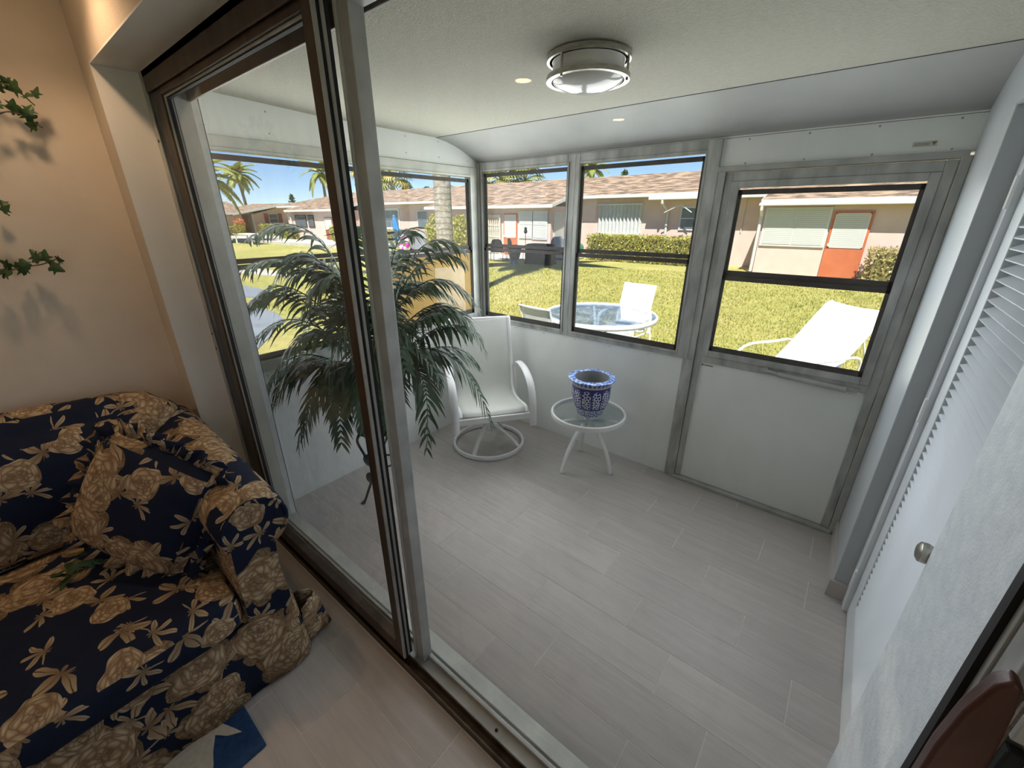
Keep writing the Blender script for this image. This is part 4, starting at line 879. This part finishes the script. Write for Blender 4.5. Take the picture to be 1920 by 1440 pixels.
for a, b in ((-.55, 9), (-18.75, -9.42), (-37.5, -28.4)):
    fascia(a, b, 17.22, zr(17.22)-.03, .13)
    for x in (a, b):   # rake boards
        m = MB().add([Vector(p)-HO for p in [(x-.02,17.22,zr(17.22)-.03), (x+.02,17.22,zr(17.22)-.03), (x+.02,18.9,zr(18.9)-.03), (x-.02,18.9,zr(18.9)-.03), (x-.02,17.22,zr(17.22)+.1), (x+.02,17.22,zr(17.22)+.1), (x+.02,18.9,zr(18.9)+.1), (x-.02,18.9,zr(18.9)+.1)]], [(0,3,2,1),(4,5,6,7),(0,1,5,4),(1,2,6,5),(2,3,7,6),(3,0,4,7)])
        m.build('rake_board', MAT['fascia'], hs)
hb('soffit', [(-42, 9, 18.9, WY, 2.63, 2.66)], MAT['fascia'])
hb('gutter', [(-.6, 9, 17.12, 17.22, 2.16, 2.26)], MAT['fascia'], bevel=.02); hb('gutter', [(-5.35, -.6, 18.8, 18.9, 2.50, 2.64)], MAT['fascia'], bevel=.02)
def tube_part(nm, pts, r, mat): return auto_smooth(MB().tube([Vector(p)-HO for p in pts], r, 8).build(nm, mat, hs))
tube_part('downspout', [(-4.72,18.85,2.5), (-4.72,18.85,2.38), (-4.62,19.40,2.05), (-4.62,19.42,1.9), (-4.62,19.42,0)], .055, MAT['fascia'])
tube_part('downspout', [(-.50,17.17,2.2), (-.50,17.17,2.05), (-.52,17.52,1.85), (-.52,17.52,1.7), (-.52,17.52,-.1)], .055, MAT['fascia'])
tube_part('downspout', [(-37.3,17.17,2.3), (-37.0,17.45,1.9), (-36.9,17.5,-.1)], .055, MAT['fascia'])
tube_part('conduit', [(-1.50,19.48,2.6), (-1.50,19.47,1.2)], .018, MAT['fascia'])
def hwin(x0, x1, z0, z1, y, cols=1, rows=2, pane=None, fr=None, border=.05):
    w_ = hb('window', [(x0-border, x1+border, y-.05, y-.01, z0-border, z1+border)], fr or MAT['fascia']); pw = (x1-x0)/cols; ph = (z1-z0)/rows
    for i in range(cols):
        for j in range(rows):
            q = hb('pane', [(x0+pw*i+.02, x0+pw*(i+1)-.02, y-.062, y-.052, z0+ph*j+.02, z0+ph*(j+1)-.02)], pane or MAT['blind'], w_); q.parent = w_
    return w_
def hdoor(x0, x1, z0, z1, zm, y, mat, split=False):
    d_ = hb('door', [(x0, x1, y-.05, y-.01, z0, z1)], mat); q = hb('door_pane', [(x0+.10, x1-.10, y-.062, y-.052, zm, z1-.10)], MAT['blind'], d_)
    hb('door_pane_frame', [(x0+.07, x0+.10, y-.066, y-.05, zm-.03, z1-.07), (x1-.10, x1-.07, y-.066, y-.05, zm-.03, z1-.07), (x0+.07, x1-.07, y-.066, y-.05, zm-.03, zm), (x0+.07, x1-.07, y-.066, y-.05, z1-.10, z1-.07)] + ([(x0+.1, x1-.1, y-.066, y-.05, (zm+z1)/2-.1, (zm+z1)/2-.06)] if split else []), MAT['fascia'], d_)
    hb('door_handle', [(x0+.04, x0+.09, y-.10, y-.05, zm+.02, zm+.10)], MAT['fascia'], d_); return d_
hwin(-.36, 1.50, .87, 2.06, FY, 2, 1); hdoor(1.60, 2.66, GZ+.02, 1.985, .86, FY, MAT['orange_door'])
hdoor(-12.74, -11.82, GZ+.05, 1.98, .80, FY, MAT['orange_door'], True)
hwin(-11.64, -10.84, .82, 2.02, FY, 1, 2); hwin(-10.78, -9.95, .78, 2.02, FY, 1, 2)
# side window of the left wing
sw = hb('window', [(-9.72, -9.68, 17.85, 19.3, .75, 2.02)], MAT['fascia']); 
for a, b in ((17.9, 18.55), (18.6, 19.25)): hb('pane', [(-9.685, -9.67, a, b, .80, 1.97)], MAT['blind'], sw)
# accordion storm shutter
sh = hb('storm_shutter', [(-8.12, -5.83, WY-.03, WY-.005, 1.02, 2.36)], MAT['shutter'])
hb('shutter_track', [(-8.16, -5.79, WY-.16, WY-.005, 2.33, 2.40)], MAT['fascia'], sh); hb('shutter_track', [(-8.16, -5.79, WY-.16, WY-.005, .97, 1.03)], MAT['fascia'], sh)
for k in range(12):
    xa = -8.12 + 2.29*k/12; xm = xa + 2.29/24; xb = xa + 2.29/12
    MB().prism([(xa-HO.x, WY-.03-HO.y), (xm-HO.x, WY-.15-HO.y), (xb-HO.x, WY-.03-HO.y)], 1.03-HO.z, 2.33-HO.z).build('shutter_blade', MAT['shutter'], sh)
hwin(-4.02, -2.9, 1.30, 2.18, WY, 1, 2, MAT['far_glass']); hwin(-26.2, -24.4, 1.10, 2.28, WY, 2, 2, MAT['far_glass'], border=.15); hwin(-22.2, -21.2, 1.15, 2.18, WY, 1, 2, MAT['far_glass'])
hwin(-36.4, -34.5, 1.05, 1.92, FY, 2, 1, MAT['far_glass'], MAT['screen_frame']); hwin(-34.1, -33.2, 1.05, 1.92, FY, 1, 1, MAT['far_glass'], MAT['screen_frame'])
hdoor(-31.5, -30.35, GZ+.2, 1.80, .90, FY, MAT['brown_door']); hwin(-30.1, -29.2, .9, 1.8, FY, 1, 1)
tube_part('white_bracket', [(-4.63,19.0,1.98), (-3.95,19.0,2.30)], .02, MAT['fascia']); tube_part('white_bracket', [(-3.95,19.0,2.30), (-3.45,19.0,1.98)], .02, MAT['fascia'])  # two thin white bars meeting in a chevron before the wall
# decorative fence panel beside the left wing door
fn = empty('trellis_fence', (-13.6, FY-.12, GZ)); tag(fn, 'cream picket panel fence beside the orange door', 'fence')
for a, b, z0, z1 in ((-.72, .68, 1.92, 2.06), (-.72, .68, 1.50, 1.56), (-.72, .68, .92, .98), (-.72, .68, .10, .16)): MB().box(a, b, -.03, .03, z0, z1).build('rail', MAT['white_fence'], fn)
for a in (-.72, .64): MB().box(a, a+.06, -.04, .04, 0, 2.1).build('post', MAT['white_fence'], fn)
for k in range(9):
    x = -.60 + .15*k; MB().prism([(x-.055, .05), (x+.055, .05), (x+.055, 1.46), (x+.02, 1.60), (x+.045, 1.70), (x, 1.82), (x-.045, 1.70), (x-.02, 1.60), (x-.055, 1.46)], -.012, .012, 'y').build('picket', MAT['white_fence'], fn)
    # small painted diamond on each picket
    MB().prism([(x-.018, 1.22), (x, 1.16), (x+.018, 1.22), (x, 1.30)], -.018, -.012, 'y').build('picket_ornament', MAT['tan_print'], fn)

# far-left house seen end-on
hc = empty('gabled_house', (-50, 20, 0)); tag(hc, 'far pink house with low gable and terracotta shutters at the left', 'house')
HC = Vector((-50, 20, 0))
def cb(nm, boxes, mat, parent=None):
    mb = MB()
    for b in boxes: mb.box(*b)
    mb.v = [tuple(Vector(v)-HC) for v in mb.v]; return mb.build(nm, mat, parent or hc)
cb('wall', [(-60, -50, 8, 18.3, 0, 2.25)], MAT['pink_wall'])
m = MB().prism([(19.3-20, 0), (25.5-20, 0), (25.5-20, 2.6), (23.4-20, 3.15), (19.3-20, 2.05)], -10, 0, 'x'); m.build('gable_wall', MAT['pink_wall'], hc)
cb('recess_wall', [(-60, -51.2, 18.3, 19.3, 0, 2.1)], MAT['pink_wall'])
def slope(nm, pts): 
    mb = MB().add([Vector(p)-HC for p in pts] + [Vector(p)-HC+Vector((0,0,.12)) for p in pts], [(3,2,1,0),(4,5,6,7),(0,1,5,4),(1,2,6,5),(2,3,7,6),(3,0,4,7)]); me = mb.mesh(nm); box_uv(me); return link(nm, me, MAT['shingle'], hc)
slope('roof', [(-49.3, 8, 2.22), (-49.3, 19.2, 2.12), (-56, 19.2, 3.36), (-56, 8, 3.36)])
slope('roof', [(-49.2, 17.2, 1.98), (-49.2, 23.5, 3.17), (-60, 23.5, 3.27), (-60, 17.2, 2.08)]); slope('roof', [(-49.2, 23.5, 3.17), (-49.2, 27, 2.45), (-60, 27, 2.45), (-60, 23.5, 3.27)])
for p0, p1 in (((-49.15, 17.2, 1.98), (-49.15, 23.5, 3.17)), ((-49.15, 23.5, 3.17), (-49.15, 27, 2.45))):
    a, b = Vector(p0)-HC, Vector(p1)-HC; u_ = Vector((0,0,.22)); x_ = Vector((-.08,0,0)); MB().add([a, b, b+u_, a+u_, a+x_, b+x_, b+x_+u_, a+x_+u_], [(0,1,2,3),(7,6,5,4),(0,4,5,1),(3,2,6,7),(0,3,7,4),(1,5,6,2)]).build('rake_board', MAT['fascia'], hc)
cb('fascia', [(-49.3, -49.22, 8, 17.3, 2.05, 2.28)], MAT['fascia'])
d_ = cb('door', [(-51.2, -51.12, 18.4, 19.25, .2, 2.05)], MAT['brown_door']); cb('door_panel', [(-51.12, -51.1, 18.6, 19.05, 1.2, 1.8)], MAT['brown_door'], d_)
cb('porch_post', [(-49.9, -49.75, 19.25, 19.4, .1, 2.2)], MAT['fascia'])
w_ = cb('window', [(-49.99, -49.93, 21.05, 22.0, 1.2, 2.15)], MAT['fascia'])
for z in (1.25, 1.70): cb('pane', [(-49.93, -49.90, 21.12, 21.93, z, z+.40)], MAT['far_glass'], w_)
for a in (20.55, 22.05): cb('shutter', [(-49.99, -49.9, a, a+.42, 1.15, 2.2)], MAT['brown_door'])
cb('shutter', [(-49.99, -49.9, 15.6, 16.2, 1.2, 2.1)], MAT['brown_door'])

# ------------------------------------------------------------------ greenery
def leaf_cloud(name, sampler, n, size, mat, parent, flat=.35):
    P = np.array([sampler() for _ in range(n)]); V = []; F = []
    d = rng.normal(size=(n, 3)); d /= np.linalg.norm(d, axis=1)[:,None]; e = rng.normal(size=(n, 3)); e -= d*(e*d).sum(1)[:,None]; e /= np.linalg.norm(e, axis=1)[:,None]; s_ = size*rng.uniform(.6, 1.3, n)[:,None]
    A = P + d*s_; B = P + e*s_*.45; Cc = P - d*s_*.2; D = P - e*s_*.45
    V = np.stack([A, B, Cc, D], 1).reshape(-1, 3); mb = MB(); mb.v = [tuple(q) for q in V]; mb.f = [(4*i, 4*i+1, 4*i+2, 4*i+3) for i in range(n)]
    o = mb.build(name, mat, parent, fix=False); return o
def hedge(label, x0, x1, y0, y1, h, z=GZ, mat='hedge_leaf', n=None, size=.06, group='clipped hedges along the pink house', name='hedge', cat='hedge'):
    root = empty(name, ((x0+x1)/2, (y0+y1)/2, z)); tag(root, label, cat, group); hx, hy = (x1-x0)/2, (y1-y0)/2
    auto_smooth(MB().box(-hx*.93, hx*.93, -hy*.85, hy*.85, 0, h*.92).build('twigs', MAT['hedge_core'], root))
    def smp():
        f = random.random()
        if f < .42: p = (random.uniform(-hx,hx), -hy, random.uniform(.0,h))
        elif f < .74: p = (random.uniform(-hx,hx), random.uniform(-hy,hy), h)
        elif f < .87: p = (-hx, random.uniform(-hy,hy), random.uniform(0,h))
        else: p = (hx, random.uniform(-hy,hy), random.uniform(0,h))
        return tuple(c + random.gauss(0, .045) for c in p)
    n = n or int(900*(hx*2*h + hx*hy*2)); o = leaf_cloud('foliage', smp, n, size, MAT[mat], root); o['kind'] = 'stuff'; return root
hedge('long clipped hedge under the white storm shutter', -7.8, -2.55, 17.95, 18.7, 1.13, n=3600, size=.075)
hedge('clipped hedge to the right of the orange door seen through the porch door', 2.85, 6.5, 16.75, 17.35, 1.0, n=2600, mat='hedge_leaf2', size=.07)
hedge('low ixora hedge under the double window behind the blue parasol', -26.5, -19.9, 18.4, 19.2, 1.0, n=2600, mat='hedge_leaf2', size=.09)
hedge('bright green low hedge in front of the blue parasol', -23.6, -21.3, 14.9, 15.7, .45, n=1500, size=.08)
hedge('round clipped bush at the far left house corner', -49.0, -48.0, 15.2, 16.6, .8, z=.1, n=700, size=.10)
hedge('clipped hedge below the shuttered far window', -49.4, -48.6, 20.6, 24.2, .85, z=.1, n=1500, mat='hedge_leaf2', size=.10)
hedge('small square bush beside the far terracotta door', -48.9, -48.0, 19.5, 20.4, .95, z=.1, n=600, size=.10)
hedge('low bush in front of the far screened porch', -37.0, -35.0, 16.3, 17.1, .55, z=0, n=700, size=.09)
def shrub(label, x, y, h, r, mat='hedge_leaf', n=900, size=.10, z=GZ, name='shrub', bloom=0):
    root = empty(name, (x, y, z)); tag(root, label, 'shrub')
    for k in range(5):
        a = k*1.26; auto_smooth(MB().tube([(0,0,0), (.4*r*math.cos(a), .4*r*math.sin(a), h*.45), (.7*r*math.cos(a+.3), .7*r*math.sin(a+.3), h*.85)], [.03, .02, .008], 5).build('stem', MAT['hedge_core'], root))
    def smp():
        while True:
            p = (random.uniform(-1,1), random.uniform(-1,1), random.uniform(-1,1)); q = math.sqrt(sum(c*c for c in p))
            if .45 < q < 1: return (p[0]*r, p[1]*r, h*.55 + p[2]*h*.47)
    o = leaf_cloud('foliage', smp, n, size, MAT[mat], root); o['kind'] = 'stuff'
    if bloom:
        def sb():
            p = smp(); return (p[0], p[1], max(p[2], h*.7)+random.uniform(0, .25*h))
        b_ = leaf_cloud('blooms', sb, bloom, size*.9, MAT['red_bloom'], root); b_['kind'] = 'stuff'
    return root
shrub('tall leafy bush just right of the palm trunk', -14.6, 16.1, 2.05, .62, n=1200, size=.13)
shrub('tall leafy bush just left of the palm trunk', -17.0, 16.4, 2.05, .55, n=900, size=.13)
shrub('bush with pink blooms against the far pink wall', -48.3, 17.3, 1.5, .55, n=500, size=.12, z=.05, bloom=260)
shrub('yellow-green bush at the far orange door', -27.6, 16.2, 1.3, .5, n=600, size=.11, z=0)

def feather_mesh(L=2.2, droop=.9, n=24, lf=.62, wid=.15, name='frond', lift=.5):
    mb = MB(); P = [Vector((L*t, 0, L*(lift*t - droop*t*t))) for t in np.linspace(0, 1, 9)]; mb.tube(P, [.04*(1-.8*i/8) for i in range(9)], 4)
    for i in range(n):
        t = .15 + .85*i/(n-1); q = t*8; k = min(int(q), 7); p = P[k].lerp(P[k+1], q-k); tg = (P[k+1]-P[k]).normalized(); e = math.sin(math.pi*min(1, .25+.7*t))
        for s in (-1, 1):
            d = (Vector((0, s, 0))*.75 + tg*.6).normalized(); a = p + d*lf*e*.55 + Vector((0,0,-.04)); b = p + d*lf*e + Vector((0,0,-.28*lf)); w_ = tg*wid*.5
            mb.add([p-w_*.6, p+w_*.6, a+w_, a-w_, b], [(0,1,2,3), (3,2,4)])
    return mb.mesh(name)
def fan_mesh(L=1.1, name='frond'):
    mb = MB().tube([(0,0,0), (L*.5,0,.12*L), (L*.9,0,.1*L)], .025, 4); c = Vector((L*.9, 0, .1*L))
    for i in range(13):
        a = R(-100 + 200*i/12); d = Vector((math.cos(a), math.sin(a), -.15)); p = Vector((-d.y, d.x, 0)); l = L*.75
        m1 = c + d*l*.55; m2 = c + d*l + Vector((0,0,-.35*l)); mb.add([c, m1+p*.06*L, m2, m1-p*.06*L], [(0,1,2,3)])
    return mb.mesh(name)
FEATHER = feather_mesh(); FAN = fan_mesh()
for q in (FEATHER, FAN): q.materials.append(MAT['palm_leaf'])
FAN_DRY = FAN.copy(); FAN_DRY.materials.clear(); FAN_DRY.materials.append(MAT['palm_dry'])
def palm(label, x, y, z0, crown, r=.16, scale=1.0, fan=False, n=16, lean=(0,0), rtop=None, name='palm_tree', trunk_mat='bark'):
    root = empty(name, (x, y, z0)); tag(root, label, 'palm tree', 'palm trees around the houses'); H = crown - z0
    auto_smooth(MB().tube([(lean[0]*t*t, lean[1]*t*t, H*t) for t in np.linspace(0, 1, 9)], [r + ((rtop or r*.7)-r)*t for t in np.linspace(0, 1, 9)], 14).build('trunk', MAT[trunk_mat], root))
    for k in range(n):
        me = (FAN if k % 3 else FAN_DRY) if fan else FEATHER
        o = bpy.data.objects.new('frond', me); COL.objects.link(o); o.parent = root; o.location = (lean[0], lean[1], H)
        tier = k/n; el = R(62 - 105*tier) if not fan else R(70 - 120*tier)
        o.rotation_euler = Euler((random.uniform(-.2,.2), -el, k*2.399)); s_ = scale*random.uniform(.85, 1.1); o.scale = (s_,)*3
    return root
palm('coconut palm standing alone against the sky at the left', -62.9, 23.9, 0, 6.9, .22, 1.12, n=24, lean=(0, -.4))
palm('palm crown at the right edge of the left porch window', -50, 28.1, 0, 6.6, .2, 1.15, n=16)
palm('palm drooping into the left edge of the left porch window', -35.6, 10.9, 0, 4.3, .16, 1.3, n=24)
palm('cabbage palm with dry fronds above the roof, left of the big trunk', -39.0, 30.0, 0, 6.05, .25, 1.55, True, 26)
palm('cabbage palm at the far left of the corner window', -43.2, 30.1, 0, 6.4, .25, 1.5, True, 24)
palm('cabbage palm crown above the roof in the corner window', -23.3, 29.9, 0, 4.75, .24, 1.35, True, 26)
palm('second cabbage palm crown above the roof beside the first', -21.9, 31.5, 0, 4.8, .24, 1.3, True, 24)
palm('palm crown rising over the roof left of the small pine', -19.2, 38.6, 0, 5.9, .2, .75, n=18)
palm('tall royal palm with thick ringed trunk outside the corner window', -4.87, 6.08, GZ, 15.5, .20, 1.4, n=18, rtop=.15)
def tree(label, x, y, z, h, r, n=400, size=.35, name='tree'):
    root = empty(name, (x, y, z)); tag(root, label, 'tree'); auto_smooth(MB().tube([(0,0,-z), (0,0,h*.5)], .12, 6).build('trunk', MAT['hedge_core'], root))
    def smp():
        t = random.random(); rr = r*(1-t*.8); return (random.gauss(0, rr*.45), random.gauss(0, rr*.45), h*t)
    o = leaf_cloud('crown', smp, n, size, MAT['tree_leaf'], root); o['kind'] = 'stuff'; return root
tree('small dark pine poking above the roof ridge', -22.9, 53.5, 5.0, 2.2, .9)
tree('dark treetop left of the big palm trunk above the roof', -41.2, 40.5, 3.5, 2.1, 1.6, 500)
tree('green treetop above the roof beside the cabbage palm', -44.5, 36.4, 3.5, 2.0, 1.6, 500)
tree('second green treetop above the roof', -43.0, 38.3, 3.3, 2.1, 1.6, 500)
tree('tiny dark treetop over the far left roof', -66, 31.5, 2.5, 2.4, .9, 250, .3)
def pole(label, x, y, h, r, mat): return tag(auto_smooth(MB().tube([(x,y,0), (x,y,h)], r, 8).tube([(x-.25,y,h-.3), (x+.25,y,h-.3)], r*.6, 6).build('utility_pole', MAT[mat])), label, 'pole', 'poles behind the roofs')
pole('slim grey pole at the left edge of the sky', -68.5, 22.8, 7.0, .09, 'galvanised'); pole('slim pale pole behind the roof in the corner window', -32.0, 48.2, 9.5, .07, 'fascia')

# ------------------------------------------------------------------ patio things outside
# round patio table
pt = empty('patio_table', (.04, 4.34, GZ)); tag(pt, 'round white patio table with glass top outside the window', 'table')
auto_smooth(MB().tube(ring_pts((0,0), .74, 56, .70), .02, 8, flat=(.016, .035), closed=True).build('rim', MAT['white_metal'], pt)); MB().lathe([(0,.715), (.73,.715), (.73,.722), (0,.722)], n=56).build('glass_top', MAT['table_glass'], pt)
for k in range(4):
    a = R(35+90*k); d = Vector((math.cos(a), math.sin(a), 0)); auto_smooth(MB().tube(spline([d*.70+Vector((0,0,.68)), d*.55+Vector((0,0,.60)), d*.42+Vector((0,0,.35)), d*.55+Vector((0,0,.0))], 5), .02, 8).build('leg', MAT['white_metal'], pt))
auto_smooth(MB().tube(ring_pts((0,0), .42, 32, .34), .012, 6, closed=True).build('leg_ring', MAT['white_metal'], pt))
c1 = empty('patio_chair', (.10, 5.05, GZ), R(-8)); sling_chair_parts(c1, False); tag(c1, 'white sling patio chair on the lawn behind the glass table', 'chair', 'patio chairs at the glass table')
c2 = empty('patio_chair', (-.34, 3.72, GZ), R(180-8)); c2.scale = (1, 1, .9)
for ch_ in c1.children: q = ch_.copy(); COL.objects.link(q); q.parent = c2
tag(c2, 'white sling patio chair seen from behind close outside the corner window', 'chair', 'patio chairs at the glass table')
# lounge chair; local: head end +y
lg = empty('lounge_chair', (2.35, 4.55, GZ), R(-32)); tag(lg, 'white sling chaise lounge with raised back outside the porch door', 'lounge chair')
def lsheet(nm, prof, W): o = MB().sheet([[(x, y, z - .02*(1-(x/W)**2)) for x in np.linspace(-W, W, 7)] for y, z in prof], .004).build(nm, MAT['sling'], lg, smooth=True); return o
lsheet('back_sling', [(p[0], p[1]) for p in spline([(.0,.36,0), (.25,.58,0), (.50,.84,0), (.66,1.0,0), (.73,1.035,0), (.79,1.02,0)], 4)], .30); lsheet('seat_sling', [(-1.15,.36), (-.6,.35), (0,.36)], .30)
for s in (-1, 1):
    auto_smooth(MB().tube([(s*.31, p[0], p[1]) for p in spline([(.0,.36,0), (.25,.58,0), (.50,.84,0), (.66,1.0,0), (.74,1.035,0)], 4)], .016, 8).build('back_rail', MAT['white_metal'], lg))
    auto_smooth(MB().tube([(s*.31,-1.15,.36), (s*.31,.75,.33)], .016, 8).build('side_rail', MAT['white_metal'], lg))
    auto_smooth(MB().tube(spline([(s*.36,-.50,.34), (s*.37,-.47,.52), (s*.37,-.32,.60), (s*.37,.0,.60), (s*.37,.35,.58), (s*.35,.45,.35)], 6), .015, 8).build('armrest', MAT['white_metal'], lg))
    for y in (-1.0, .62): auto_smooth(MB().tube([(s*.31,y,.34), (s*.32,y+.06,0)], .015, 8).build('leg', MAT['white_metal'], lg))
    auto_smooth(MB().tube([(s*.29,.45,.78), (s*.29,.68,.34)], .012, 8).build('back_strut', MAT['white_metal'], lg))
# distant patio things
def mesh_chair(label, x, y, rz):
    r_ = empty('mesh_chair', (x, y, GZ+.04), rz); tag(r_, label, 'chair', 'dark mesh chairs on the far patio')
    prof = spline([(-.25,.42,0), (0,.40,0), (.2,.42,0), (.26,.60,0), (.30,.85,0), (.33,.98,0)], 4)
    g = [[(x_*(1 if i < 12 else math.sqrt(max(.15, 1-((i-12)/9)**2))), p[0], p[1]) for x_ in np.linspace(-.28,.28,7)] for i, p in enumerate(prof)]
    MB().sheet(g, .01).build('mesh_seat', MAT['dark_fabric'], r_, smooth=True)
    for s in (-1,1):
        auto_smooth(MB().tube(spline([(s*.29,.24,.66), (s*.30,-.1,.66), (s*.30,-.27,.60), (s*.30,-.27,0)], 4), .014, 6).build('armrest', MAT['black'], r_)); auto_smooth(MB().tube([(s*.29,.24,.66), (s*.29,.30,0)], .014, 6).build('leg', MAT['black'], r_))
    return r_
mesh_chair('dark mesh chair on the far patio, left one of two', -10.55, 14.55, R(205)); mesh_chair('dark mesh chair on the far patio, right one of two', -10.25, 15.45, R(150))
pl = empty('urn_planter', (-9.35, 14.25, GZ)); tag(pl, 'galvanised grey planter standing at the patio edge', 'planter'); auto_smooth(MB().lathe([(0,0), (.22,0), (.16,.12), (.14,.16), (.22,.26), (.33,.70), (.36,.78), (.32,.78), (.28,.70), (0,.66)], n=20).build('bowl', MAT['galvanised'], pl))
gc = empty('covered_grill', (-8.45, 14.95, GZ)); tag(gc, 'black covered grill on the far patio behind the corner window', 'grill'); auto_smooth(MB().prism([(-.62,0), (.62,0), (.62,.80), (.50,.86), (-.50,.86), (-.62,.80)], -.35, .35, 'y').build('cover', MAT['black_cover'], gc, bevel=.08, seg=3)); MB().box(-.62,.62,-.36,.36,.02,.10).build('cover_hem', MAT['black'], gc)
gr = empty('covered_grill', (-8.55, 16.9, GZ+.04)); tag(gr, 'grey covered grill against the left wing corner', 'grill'); auto_smooth(MB().prism([(-.5,0), (.5,0), (.5,.85), (.38,1.05), (-.38,1.05), (-.5,.85)], -.3, .3, 'y').build('cover', MAT['grey_cover'], gr, bevel=.08, seg=3)); MB().box(-.5,.5,-.31,.31,.02,.1).build('cover_hem', MAT['black'], gr)
gb = empty('covered_grill', (-18.7, 16.75, GZ+.0)); tag(gb, 'grey covered grill beside the pink beach ring near the palm trunk', 'grill'); auto_smooth(MB().prism([(-.75,0), (.75,0), (.75,.80), (.35,1.10), (-.05,1.15), (-.45,.85), (-.75,.6)], -.35, .35, 'y').build('cover', MAT['grey_cover'], gb, bevel=.08, seg=3)); MB().box(-.75,.75,-.36,.36,.02,.1).build('cover_hem', MAT['black'], gb)
td = empty('garden_torch', (-10.15, 16.1, GZ)); tag(td, 'thin black garden torch standing before the white blinds', 'torch'); auto_smooth(MB().tube([(0,0,0), (0,0,1.25)], .015, 6).build('stake', MAT['black'], td)); auto_smooth(MB().lathe([(0,1.22), (.05,1.22), (.09,1.30), (.06,1.38), (.07,1.46), (.04,1.50), (0,1.50)], n=12).build('head', MAT['black'], td))
um = empty('parasol', (-21.25, 17.0, GZ)); tag(um, 'closed bright blue parasol leaning before the double window', 'parasol'); um.rotation_euler = (R(2), R(-7), 0)
auto_smooth(MB().tube([(0,0,0), (0,0,2.1)], .025, 8).build('pole', MAT['white_metal'], um))
g = [[(((.06+.22*(1-t))*(1+.18*math.cos(6*a)))*math.cos(a), ((.06+.22*(1-t))*(1+.18*math.cos(6*a)))*math.sin(a), .55+1.5*t) for a in np.linspace(0, 2*math.pi, 37)] for t in np.linspace(0, 1, 7)]
MB().sheet(g).build('folded_canopy', MAT['parasol'], um, smooth=True)
br_ = empty('beach_ring', (-19.35, 15.9, GZ)); tag(br_, 'pink and white striped ring toy by the blue parasol', 'ring toy')
for k in range(10):
    a0 = k*.6283; auto_smooth(MB().tube([(.36*math.cos(a0+.6283*t), .0, .50+.36*math.sin(a0+.6283*t)) for t in np.linspace(0,1,6)], .13, 10).build('stripe', MAT['pink'] if k % 2 else MAT['fascia'], br_))
hr = empty('hose_reel', (-8.35, 18.0, GZ)); tag(hr, 'green garden hose reel at the left end of the long hedge', 'hose reel')
hm = MB()
for z in np.linspace(-.14, .14, 6): hm.tube([(.24*math.cos(a), z, .50+.24*math.sin(a)) for a in np.linspace(0, 6.1, 24)], .03, 6)
auto_smooth(hm.build('coiled_hose', MAT['hose_green'], hr))
for s in (-1, 1): auto_smooth(MB().tube([(-.25, s*.2, 0), (0, s*.2, .55), (.25, s*.2, 0)], .018, 6).build('stand', MAT['hose_green'], hr))
bq = empty('kettle_grill', (-34.2, 16.0, GZ+.25)); tag(bq, 'dark grill on the patio of the far left wing', 'grill'); auto_smooth(MB().lathe([(0,.55), (.25,.58), (.38,.75), (.40,.90), (.30,1.05), (0,1.12)], n=18).build('bowl', MAT['black_cover'], bq))
for k in range(3): auto_smooth(MB().tube([(.15*math.cos(k*2.09), .15*math.sin(k*2.09), .6), (.42*math.cos(k*2.09), .42*math.sin(k*2.09), 0)], .025, 6).build('leg', MAT['black'], bq))
wt = empty('white_bench', (-33.2, 12.4, GZ+.1)); tag(wt, 'white patio table glimpsed through the fronds at the left', 'table'); MB().box(-1.6,1.6,-.5,.5,.66,.72).build('top', MAT['white_metal'], wt)
for a in (-1.4, 1.4):
    for b in (-.4, .4): MB().box(a-.04,a+.04,b-.04,b+.04,0,.66).build('leg', MAT['white_metal'], wt)
